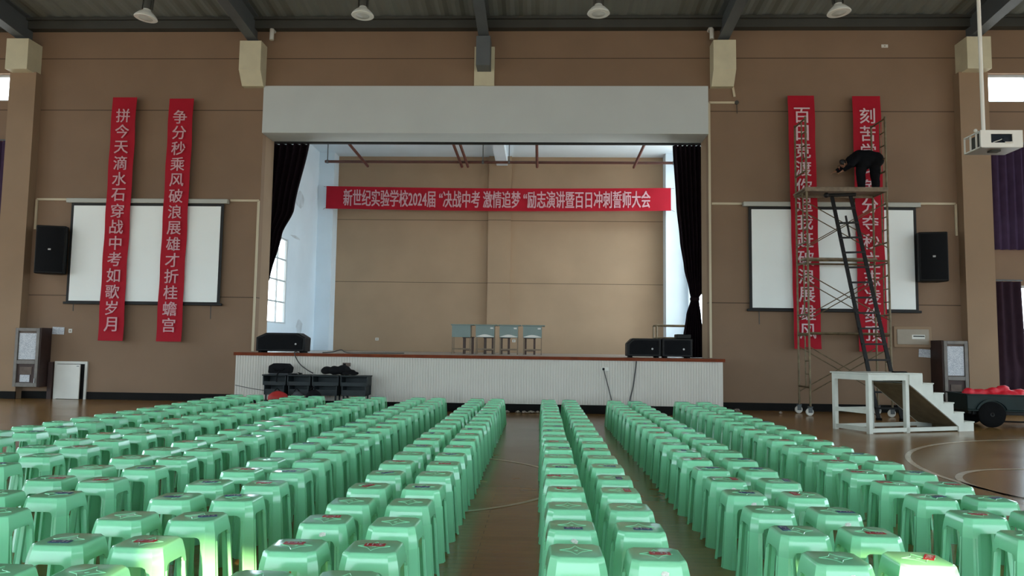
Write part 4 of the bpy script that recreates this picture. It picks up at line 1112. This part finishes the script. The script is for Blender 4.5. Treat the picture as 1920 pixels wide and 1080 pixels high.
d1 = MB().box(-10.62, -10.56, YF - .05, YF, 0, .92).box(-9.86, -9.80, YF - .05, YF, 0, .92).box(-10.56, -9.86, YF - .05, YF, .86, .92).build('door_1', M_whiteplastic, smooth=False)
d1['kind'] = 'structure'
M_ = Matrix.LocRotScale(Vector((-10.56, YF - .045, .01)), Euler((0, 0, math.radians(-7))), None)
MB().box(0, .65, -.025, 0, 0, .84, M_).build('door_panel', M_whiteplastic, d1, smooth=False)['kind'] = 'structure'
MB().box(.57, .62, -.045, -.025, .79, .805, M_).build('door_handle', M_steel, d1, smooth=False)['kind'] = 'structure'
MB().box(-10.56, -9.86, YF - .006, YF - .001, .0, .86).build('dark_gap_sheet', M_screen_edge, d1, smooth=False)['kind'] = 'structure'  # black sheet on the solid wall, imitating the dark gap behind the door

t = thing('wall_box', 'grey metal distribution box with pale slot on the wall beyond the scaffold', 'wall box', (10.14, YF, 1.79))
MB().box(9.70, 10.58, YF - .035, YF, 1.54, 2.04).build('box_rim', M_tan_plain, t, bevel=.01)
MB().box(9.77, 10.51, YF - .05, YF - .03, 1.61, 1.97).build('box_door', M_greybox, t, bevel=.006)
MB().box(10.11, 10.41, YF - .058, YF - .05, 1.74, 1.84).build('slot_plate', M_whiteplastic, t, smooth=False)
MB().box(10.14, 10.40, YF - .061, YF - .057, 1.79, 1.82).build('slot', M_steel_dark, t, smooth=False)
def paper(x0, x1, z0, z1, label, rot=0.0):
    c = Vector(((x0 + x1) / 2, YF - .008, (z0 + z1) / 2)); Mx = Matrix.LocRotScale(c, Euler((0, rot, 0)), None)
    w, h = (x1 - x0) / 2, (z1 - z0) / 2
    tag(MB().box(-w, w, -.003, .003, -h, h, Mx).build('paper_notice', M_paper, smooth=False), label, 'paper')
paper(-10.76, -10.46, 1.58, 1.76, 'small white paper notice taped beside the notice cabinet above the hatch', .03)
paper(10.28, 10.58, 1.31, 1.50, 'small white paper notice taped below the grey wall box', .06)

# ------------------------------------------------------------------ sockets and cables on the stage front
def socket_box(x, z, w, h, label, m=M_whiteplastic):
    t_ = thing('power_outlet', label, 'outlet', (x, SFY, z), group='outlets on the stage front')
    MB().box(x - w / 2, x + w / 2, SFY - .03, SFY + .012, z - h / 2, z + h / 2).build('outlet_plate', m, t_, bevel=.006)
    MB().box(x - w * .38, x - w * .08, SFY - .042, SFY - .03, z - h * .3, z + h * .3).build('plug', M_rubber, t_, bevel=.004)
socket_box(2.73, .97, .16, .085, 'white power outlet on the ribbed stage front with a cable hanging from it')
socket_box(-2.92, .985, .17, .08, 'brown power outlet on the ribbed stage front above the draped jacket', M_cabwood)
def cable(pts, label, r=.011):
    # smooth the run a little
    P_ = [Vector(p) for p in pts]; out = []
    for i in range(len(P_) - 1):
        p0, p1, p2, p3 = P_[max(i - 1, 0)], P_[i], P_[i + 1], P_[min(i + 2, len(P_) - 1)]
        for k in range(6):
            u = k / 6; out.append(.5 * ((2 * p1) + (-p0 + p2) * u + (2 * p0 - 5 * p1 + 4 * p2 - p3) * u * u + (-p0 + 3 * p1 - 3 * p2 + p3) * u ** 3))
    out.append(P_[-1]); tag(MB().tube(out, r, 6).build('power_cable', M_cable), label, 'cable')
yc = SFY - .018
cable([(2.70, yc - .02, .95), (2.74, yc, .80), (2.82, yc, .5), (2.88, yc, .25), (2.9, yc - .06, .02)], 'thin cable hanging down from the white outlet on the stage front')
cable([(3.40, yc - .02, ZD - .07), (3.38, yc, .95), (3.33, yc, .6), (3.26, yc, .3), (3.22, yc - .06, .02)], 'thick cable hanging from the stage edge below the pair of stage speakers', .015)
cable([(-4.16, 16.8, ZD + .012), (-4.08, SFY - .04, ZD + .015), (-4.02, yc - .02, 1.08), (-3.92, yc, .95), (-3.76, yc, .84), (-3.64, yc - .05, .79)], 'cable sagging from the lone stage speaker to the desks')
cable([(-5.38, yc, .50), (-5.0, yc, .43), (-4.75, yc, .40), (-4.55, yc - .1, .40)], 'thin cable strung across the bare stage front to the desks', .007)
cable([(-3.72, 17.2, ZD + .012), (-3.5, 17.3, ZD + .03), (-3.3, 17.25, ZD + .08), (-3.15, 17.35, ZD + .012), (-2.6, 17.9, ZD + .012), (-2.0, 18.2, ZD + .012)], 'loose cable looping on the stage floor behind the lone speaker', .012)
# crumpled litter on the floor by the plinth
for i, (x, y, z) in enumerate([(.62, 16.28, 0), (.86, 16.26, 0), (1.0, 16.20, 0), (1.13, 16.27, 0), (1.28, 16.24, 0), (3.5, 16.2, 0), (3.7, 16.2, 0), (6.75, 17.2, 0), (5.9, 17.75, 0)]):
    L_ = MB(); a = random.uniform(0, 3); s_ = random.uniform(.06, .10)
    vs = []
    for k in range(9):
        vs.append((x + s_ * math.cos(a + k * .7) * random.uniform(.5, 1.1), y + .5 * s_ * math.sin(a + k * .7), .004 + (.05 if k % 2 else .01) * random.uniform(.4, 1)))
    vs.append((x, y, .06)); vs.append((x, y, .003))
    L_.add(vs, [(k, (k + 1) % 9, 9) for k in range(9)] + [((k + 1) % 9, k, 10) for k in range(9)])
    where = ['first', 'second', 'third', 'fourth', 'fifth'][i] + ' crumpled scrap from the lone-speaker end, at the plinth in line with the aisle' if i < 5 else ['crumpled paper scrap at the plinth below the white outlet', 'crumpled paper scrap at the plinth just past the white outlet', 'flat pale paper scrap on the bare floor near the scaffold castors', 'tiny paper scrap at the baseboard beside the stage corner'][i - 5]
    tag(L_.build('paper_scrap', M_litter, smooth=False), where, 'litter', 'litter at the stage foot')

# ------------------------------------------------------------------ plastic stools
def ring(hw, c, z, n=None):
    """chamfered square, 8 corners, counter-clockwise from +x side"""
    k = hw - c
    return [(hw, -k, z), (hw, k, z), (k, hw, z), (-k, hw, z), (-hw, k, z), (-hw, -k, z), (-k, -hw, z), (k, -hw, z)]

HS = .460
PROF = [(.460, .112, .030), (.459, .117, .031), (.455, .121, .032), (.448, .1245, .033), (.420, .131, .035), (.394, .1365, .037), (.352, .1415, .038), (.02, .167, .046), (.0, .170, .047)]
def hw_at(z):
    for (za, ha, ca), (zb, hb, cb) in zip(PROF[:-1], PROF[1:]):
        if za >= z >= zb:
            t_ = (za - z) / (za - zb); return ha + (hb - ha) * t_, ca + (cb - ca) * t_
    return PROF[-1][1:]
AW, AR, ZS = .078, .028, .352        # opening half-width, corner radius, spring height


def side_pt(side, u, z, inset=0.0):
    h, c = hw_at(z); h -= inset
    return [(h, u, z), (-u, h, z), (-h, -u, z), (u, -h, z)][side]


def seat_shell():
    mb_ = MB(); us = [-1, -.9, -.72, -.5, -.25, 0, .25, .5, .72, .9, 1]
    def arch(u):
        a = abs(u) * AW; r = AR
        return ZS + r if a <= AW - r else ZS + math.sqrt(max(0, r * r - (a - (AW - r)) ** 2))
    for inset, flip in ((0, 1), (.010, -1)):
        zt = HS - inset * .5
        lv = [p for p in PROF if p[0] >= .39]
        zs_ = [p[0] - inset * .5 for p in lv]
        for sd in range(4):
            cols = []
            for u in [None] + us + ['e']:
                col = []
                for z in zs_ + ['end']:
                    h, c = hw_at(z if z != 'end' else ZS); k = h - c
                    if u is None or u == 'e':
                        sg = -1 if u is None else 1
                        zz = z if z != 'end' else ZS
                        col.append(side_pt(sd, sg * (k - inset * .4), zz, inset))
                    else:
                        zz = z if z != 'end' else arch(u)
                        col.append(side_pt(sd, u * AW, zz, inset))
                cols.append(col)
            vs = [p for c_ in cols for p in c_]; n = len(cols[0])
            mb_.add(vs, [(a * n + b_, (a + 1) * n + b_, (a + 1) * n + b_ + 1, a * n + b_ + 1) for a in range(len(cols) - 1) for b_ in range(n - 1)])
            if inset == 0: edge_o = [c_[-1] for c_ in cols]
            # corner chamfer from this side to the next
            ca = []; cb = []
            for z in zs_ + [ZS]:
                h, c = hw_at(z); k = h - c
                ca.append(side_pt(sd, k - inset * .4, z, inset)); cb.append(side_pt((sd + 1) % 4, -(k - inset * .4), z, inset))
            mb_.add(ca + cb, [(i, i + n, i + n + 1, i + 1) for i in range(n - 1)])
            # rim joining outer and inner skins
            if inset == 0:
                vs = []
                for i, u in enumerate([None] + us + ['e']):
                    o_ = cols[i][-1]
                    vs.append(o_)
                    z = o_[2]; h, c = hw_at(z); k = h - c
                    uu = (-(k - .004) if u is None else (k - .004)) if u in (None, 'e') else u * AW
                    vs.append(side_pt(sd, uu, z, .010))
                mb_.add(vs, [(2 * i, 2 * i + 1, 2 * i + 3, 2 * i + 2) for i in range(len(vs) // 2 - 1)])
        # top plate
        h, c = hw_at(HS); h -= inset; r8 = ring(h, c, zt)
        rr = []
        h0, c0 = PROF[0][1] - inset, PROF[0][2]
        mb_.add([(x, y, zt) for x, y, z in ring(h0, c0, 0)], [tuple(range(8))])
    # raised diamond with bowed sides and centre dimple ring
    a = .075; pts = []
    for q in range(4):
        p0 = Vector((a * math.cos(q * PI / 2), a * math.sin(q * PI / 2))); p1 = Vector((a * math.cos((q + 1) * PI / 2), a * math.sin((q + 1) * PI / 2)))
        for k in range(8):
            u = k / 8; p = p0.lerp(p1, u); p *= 1 - .30 * math.sin(PI * u); pts.append(p)
    n = len(pts); vs = []
    for p in pts:
        d = p.normalized()
        vs += [(p.x - d.x * .003, p.y - d.y * .003, HS), (p.x, p.y, HS + .0022), (p.x + d.x * .003, p.y + d.y * .003, HS)]
    fs = []
    for i in range(n):
        j = (i + 1) % n
        fs += [(3 * i, 3 * i + 1, 3 * j + 1, 3 * j), (3 * i + 1, 3 * i + 2, 3 * j + 2, 3 * j + 1)]
    mb_.add(vs, fs)
    mb_.lathe([(.010, HS), (.008, HS + .002), (.004, HS + .001)], (0, 0, 0), 12)
    return mb_


def leg_shell(sd):
    """corner leg between side sd (its +u end) and the next side (its -u end)"""
    mb_ = MB(); nx_ = (sd + 1) % 4
    zs_ = [ZS, .24, .10, .02, .0]; T = .012
    rows_o = []; rows_i = []
    for z in zs_:
        h, c = hw_at(z); k = h - c; g = AW + (.012 * (ZS - z) / ZS)
        rows_o.append([side_pt(sd, g, z), side_pt(sd, (g + k) / 2, z), side_pt(sd, k, z), side_pt(nx_, -k, z), side_pt(nx_, -(g + k) / 2, z), side_pt(nx_, -g, z)])
        hi = T * 1.0
        rows_i.append([side_pt(sd, g, z, hi), side_pt(sd, (g + k) / 2, z, hi), side_pt(sd, k - hi * .5, z, hi), side_pt(nx_, -(k - hi * .5), z, hi), side_pt(nx_, -(g + k) / 2, z, hi), side_pt(nx_, -g, z, hi)])
    vs = [p for r in rows_o for p in r] + [p for r in rows_i for p in r]; n = 6; R = len(zs_); o = R * n; fs = []
    for r in range(R - 1):
        for i in range(n - 1):
            q = (r * n + i, r * n + i + 1, (r + 1) * n + i + 1, (r + 1) * n + i); fs += [q, tuple(v + o for v in q[::-1])]
        for e in (0, n - 1): fs.append((r * n + e, (r + 1) * n + e, (r + 1) * n + e + o, r * n + e + o))
    for i in range(n - 1): k = (R - 1) * n; fs.append((k + i, k + i + 1, k + i + 1 + o, k + i + o))
    # raised lip along each opening edge
    mb_.add(vs, fs)
    for s_, sg in ((sd, 1), (nx_, -1)):
        vv = []
        for z in zs_:
            g = AW + (.012 * (ZS - z) / ZS)
            vv += [side_pt(s_, sg * g, z, 0), side_pt(s_, sg * (g + .002), z, -.004), side_pt(s_, sg * (g + .010), z, -.004), side_pt(s_, sg * (g + .013), z, 0)]
        mb_.add(vv, [(4 * r + i, 4 * r + i + 1, 4 * r + i + 5, 4 * r + i + 4) for r in range(len(zs_) - 1) for i in range(3)])
    return mb_


proto = thing('plastic_stool', None, None, (0, 0, 0))
seat0 = seat_shell().build('seat', M_green, proto, local=True, weld=True)
legs0 = [leg_shell(s_).build('leg', M_green, proto, local=True) for s_ in range(4)]
def sticker_mesh(m):
    return MB().box(-.049, .049, -.022, .022, 0, .0016).build('number_sticker', m, proto, local=True, smooth=False)
stick = {'red': sticker_mesh(M_stickred), 'blue': sticker_mesh(M_stickblue)}
scrap0 = MB().add([(-.03, 0, -.012), (-.012, 0, -.02), (.028, 0, -.016), (.03, 0, .008), (.006, 0, .016), (-.02, 0, .012), (-.03, -.0012, -.012), (-.012, -.0012, -.02), (.028, -.0012, -.016), (.03, -.0012, .008), (.006, -.0012, .016), (-.02, -.0012, .012)],
        [(0, 1, 2, 3, 4, 5), (11, 10, 9, 8, 7, 6)] + [(i, (i + 1) % 6, (i + 1) % 6 + 6, i + 6) for i in range(6)]).build('torn_label', M_residue, proto, local=True, smooth=False)
num_cache = {}
def number_mesh(txt):
    if txt not in num_cache:
        v_, f_ = text_mesh(txt, 'n', .074, .029, 0, None, .02)
        me = bpy.data.meshes.new('sticker_number'); me.from_pydata([(x, z, .0022 + (.0021 - y) * .2) for x, y, z in v_], [], f_); me.materials.append(M_stickink)
        num_cache[txt] = me
    return num_cache[txt]

COLS = [('A', 1, 1.49), ('A', 2, 1.86), ('A', 3, 2.68), ('A', 4, 3.06), ('A', 5, 3.88), ('A', 6, 4.27),
        ('L', 1, .54), ('L', 2, .17), ('L', 3, -.54), ('L', 4, -.92), ('L', 5, -1.67), ('L', 6, -2.05), ('L', 7, -2.81), ('L', 8, -3.19), ('L', 9, -3.98), ('L', 10, -4.36)]
ORD = ['zeroth', 'first', 'second', 'third', 'fourth', 'fifth', 'sixth', 'seventh', 'eighth', 'ninth', 'tenth', 'eleventh', 'twelfth', 'thirteenth']
# seen stickers near the camera: (column, row) -> colour, text, x, y, turn(deg)
SEEN = {('A1', 1): ('blue', '6-06', .005, -.07, 0), ('A1', 4): ('red', '5-18', -.06, .03, 0), ('A1', 5): ('blue', '4-22', 0, -.07, 0), ('A1', 7): ('blue', '4-07', .05, .02, 0),
        ('A2', 0): ('red', '3-34', .02, .01, 0), ('A2', 1): ('blue', '6-13', .01, -.05, 180), ('A2', 3): ('red', '5-08', .05, .0, 90), ('A2', 5): ('blue', '4-15', .02, -.01, 0),
        ('L1', 0): ('red', '3-11', .0, .02, 180), ('L1', 3): ('blue', '6-20', -.005, -.01, 180), ('L1', 5): ('red', '5-07', .01, -.02, 0), ('L1', 6): ('blue', '4-19', .0, .01, 0), ('L1', 7): ('red', '3-27', .0, 0, 0),
        ('L2', 0): ('red', '3-25', -.02, .03, 0), ('L2', 1): ('red', '3-41', .01, .06, 0), ('L2', 3): ('red', '6-09', -.01, 0, 60), ('L2', 4): ('blue', '4-30', .01, .0, 30), ('L2', 5): ('red', '5-21', 0, .05, 0), ('L2', 7): ('blue', '4-11', .03, 0, 0), ('L2', 8): ('red', '5-16', -.02, 0, 0),
        ('L3', 0): ('red', '8-2', -.01, .0, 0), ('L3', 1): ('blue', '7-12', .05, .0, 20), ('L3', 2): ('blue', '7-15', -.05, .05, 20), ('L3', 3): ('red', '7-19', -.01, .0, 0),
        ('L4', 0): ('blue', '6-31', -.01, -.05, 0), ('L4', 2): ('blue', '6-33', -.02, -.02, 0), ('L4', 3): ('blue', '6-36', .0, .0, 0), ('L4', 4): ('red', '7-22', .03, .02, 0),
        ('L5', 2): ('blue', '8-14', .03, .03, 0), ('L5', 3): ('red', '8-17', -.01, -.01, 0), ('L6', 1): ('blue', '8-24', .02, .05, 20), ('L6', 3): ('red', '8-31', .04, 0, 0),
        ('A3', 1): ('blue', '1-7', -.06, .04, 90), ('A3', 3): ('blue', '1-27', .02, 0, 0), ('A3', 4): ('red', '2-5', .06, .02, 90), ('A3', 5): ('blue', '2-8', .02, .04, 0),
        ('A4', 0): ('red', '7-84', .06, .02, 60), ('A4', 1): ('red', '7-60', .02, -.03, 0), ('A4', 2): ('blue', '7-26', .06, -.03, 0), ('A4', 3): ('red', '7-9', -.05, .02, 90), ('A4', 4): ('blue', '2-31', .06, .02, 80), ('A4', 5): ('blue', '2-13', 0, .04, 0),
        ('A5', 2): ('red', '1-40', .01, .0, 0), ('A5', 3): ('blue', '1-22', .06, .02, 30), ('A5', 4): ('red', '1-18', -.06, .03, 0), ('A5', 6): ('red', '1-12', .0, .03, 0),
        ('A6', 3): ('blue', '1-33', .05, .02, 30), ('A6', 5): ('blue', '1-29', .02, .02, 0)}
SCRAP = {('A1', 1), ('A2', 0), ('A3', 0), ('A3', 3), ('A3', 4), ('A4', 2), ('A5', 6), ('L2', 1), ('L1', 6), ('A2', 6)}
ROW0, PITCH = 3.575, .512
rnd = random.Random(11)
def seen_px(x, y, z):
    d = Vector((x, y, z)) - EYE; w = d.dot(fwd)
    return 960 + FPX * d.dot(right) / w, 540 - FPX * d.dot(up) / w
first = True
NR = 22
for side, ci, cx in COLS:
    rows = []
    for k in range(-1, 21):
        y = ROW0 + PITCH * k + rnd.uniform(-.018, .018); x = cx + rnd.uniform(-.009, .009) + (.04 * (k / 20) if side == 'A' and ci >= 5 else 0)
        if k == -1:
            if side == 'A' and ci <= 4: continue
            u, v = seen_px(x, y + .12, HS)
            if v > 1078 or u < -60 or u > 1980: continue
        u, v = seen_px(x, y, HS)
        wpx = .18 * FPX / y
        if u + wpx < 4 or u - wpx > 1916: continue
        rows.append((k, x, y))
    for j, (k, x, y) in enumerate(rows):
        st_ = SEEN.get(('%s%d' % (side, ci), k))
        if st_ is None and k >= 3 and rnd.random() < .55:
            st_ = (rnd.choice(['red', 'blue']), '%d-%02d' % (rnd.randint(1, 8), rnd.randint(2, 45)), rnd.uniform(-.05, .05), rnd.uniform(-.04, .05), rnd.choice([0, 0, 0, 180, 90, 20]))
        if first: root = proto; first = False; kids = [seat0] + legs0
        else:
            root = proto.copy(); COL.objects.link(root); kids = []
            for ch in [seat0] + legs0:
                c_ = ch.copy(); COL.objects.link(c_); c_.parent = root
        root.location = (x, y, 0); root.rotation_euler = (0, 0, rnd.uniform(-.03, .03))
        if st_:
            s_ = stick[st_[0]].copy(); COL.objects.link(s_); s_.parent = root
            s_.location = (st_[2], st_[3], HS + .0012); s_.rotation_euler = (0, 0, math.radians(st_[4]) + rnd.uniform(-.06, .06))
            if y < 7.5:
                n_ = bpy.data.objects.new('sticker_number', number_mesh(st_[1])); COL.objects.link(n_); n_.parent = s_
        if ('%s%d' % (side, ci), k) in SCRAP:
            c_ = scrap0.copy(); COL.objects.link(c_); c_.parent = root
            c_.scale = (.62, 1, .62); c_.location = (rnd.uniform(-.01, .04), -.134, .412); c_.rotation_euler = (-.2, rnd.uniform(-.4, .4), 0)
        look = 'green stool' + (' with %s sticker' % st_[0] if st_ and y < 8 else '')
        n_end, n_stage = j + 1, len(rows) - j
        where = '%s from the stage' % ORD[n_stage] if n_stage <= 11 else '%s from the near end' % ORD[n_end]
        root['label'] = '%s, %s, %s column %s of aisle' % (look, where, ORD[ci], 'right' if side == 'A' else 'left')
        root['category'] = 'stool'; root['group'] = 'rows of green plastic stools'
for o_ in (stick['red'], stick['blue'], scrap0): bpy.data.objects.remove(o_)
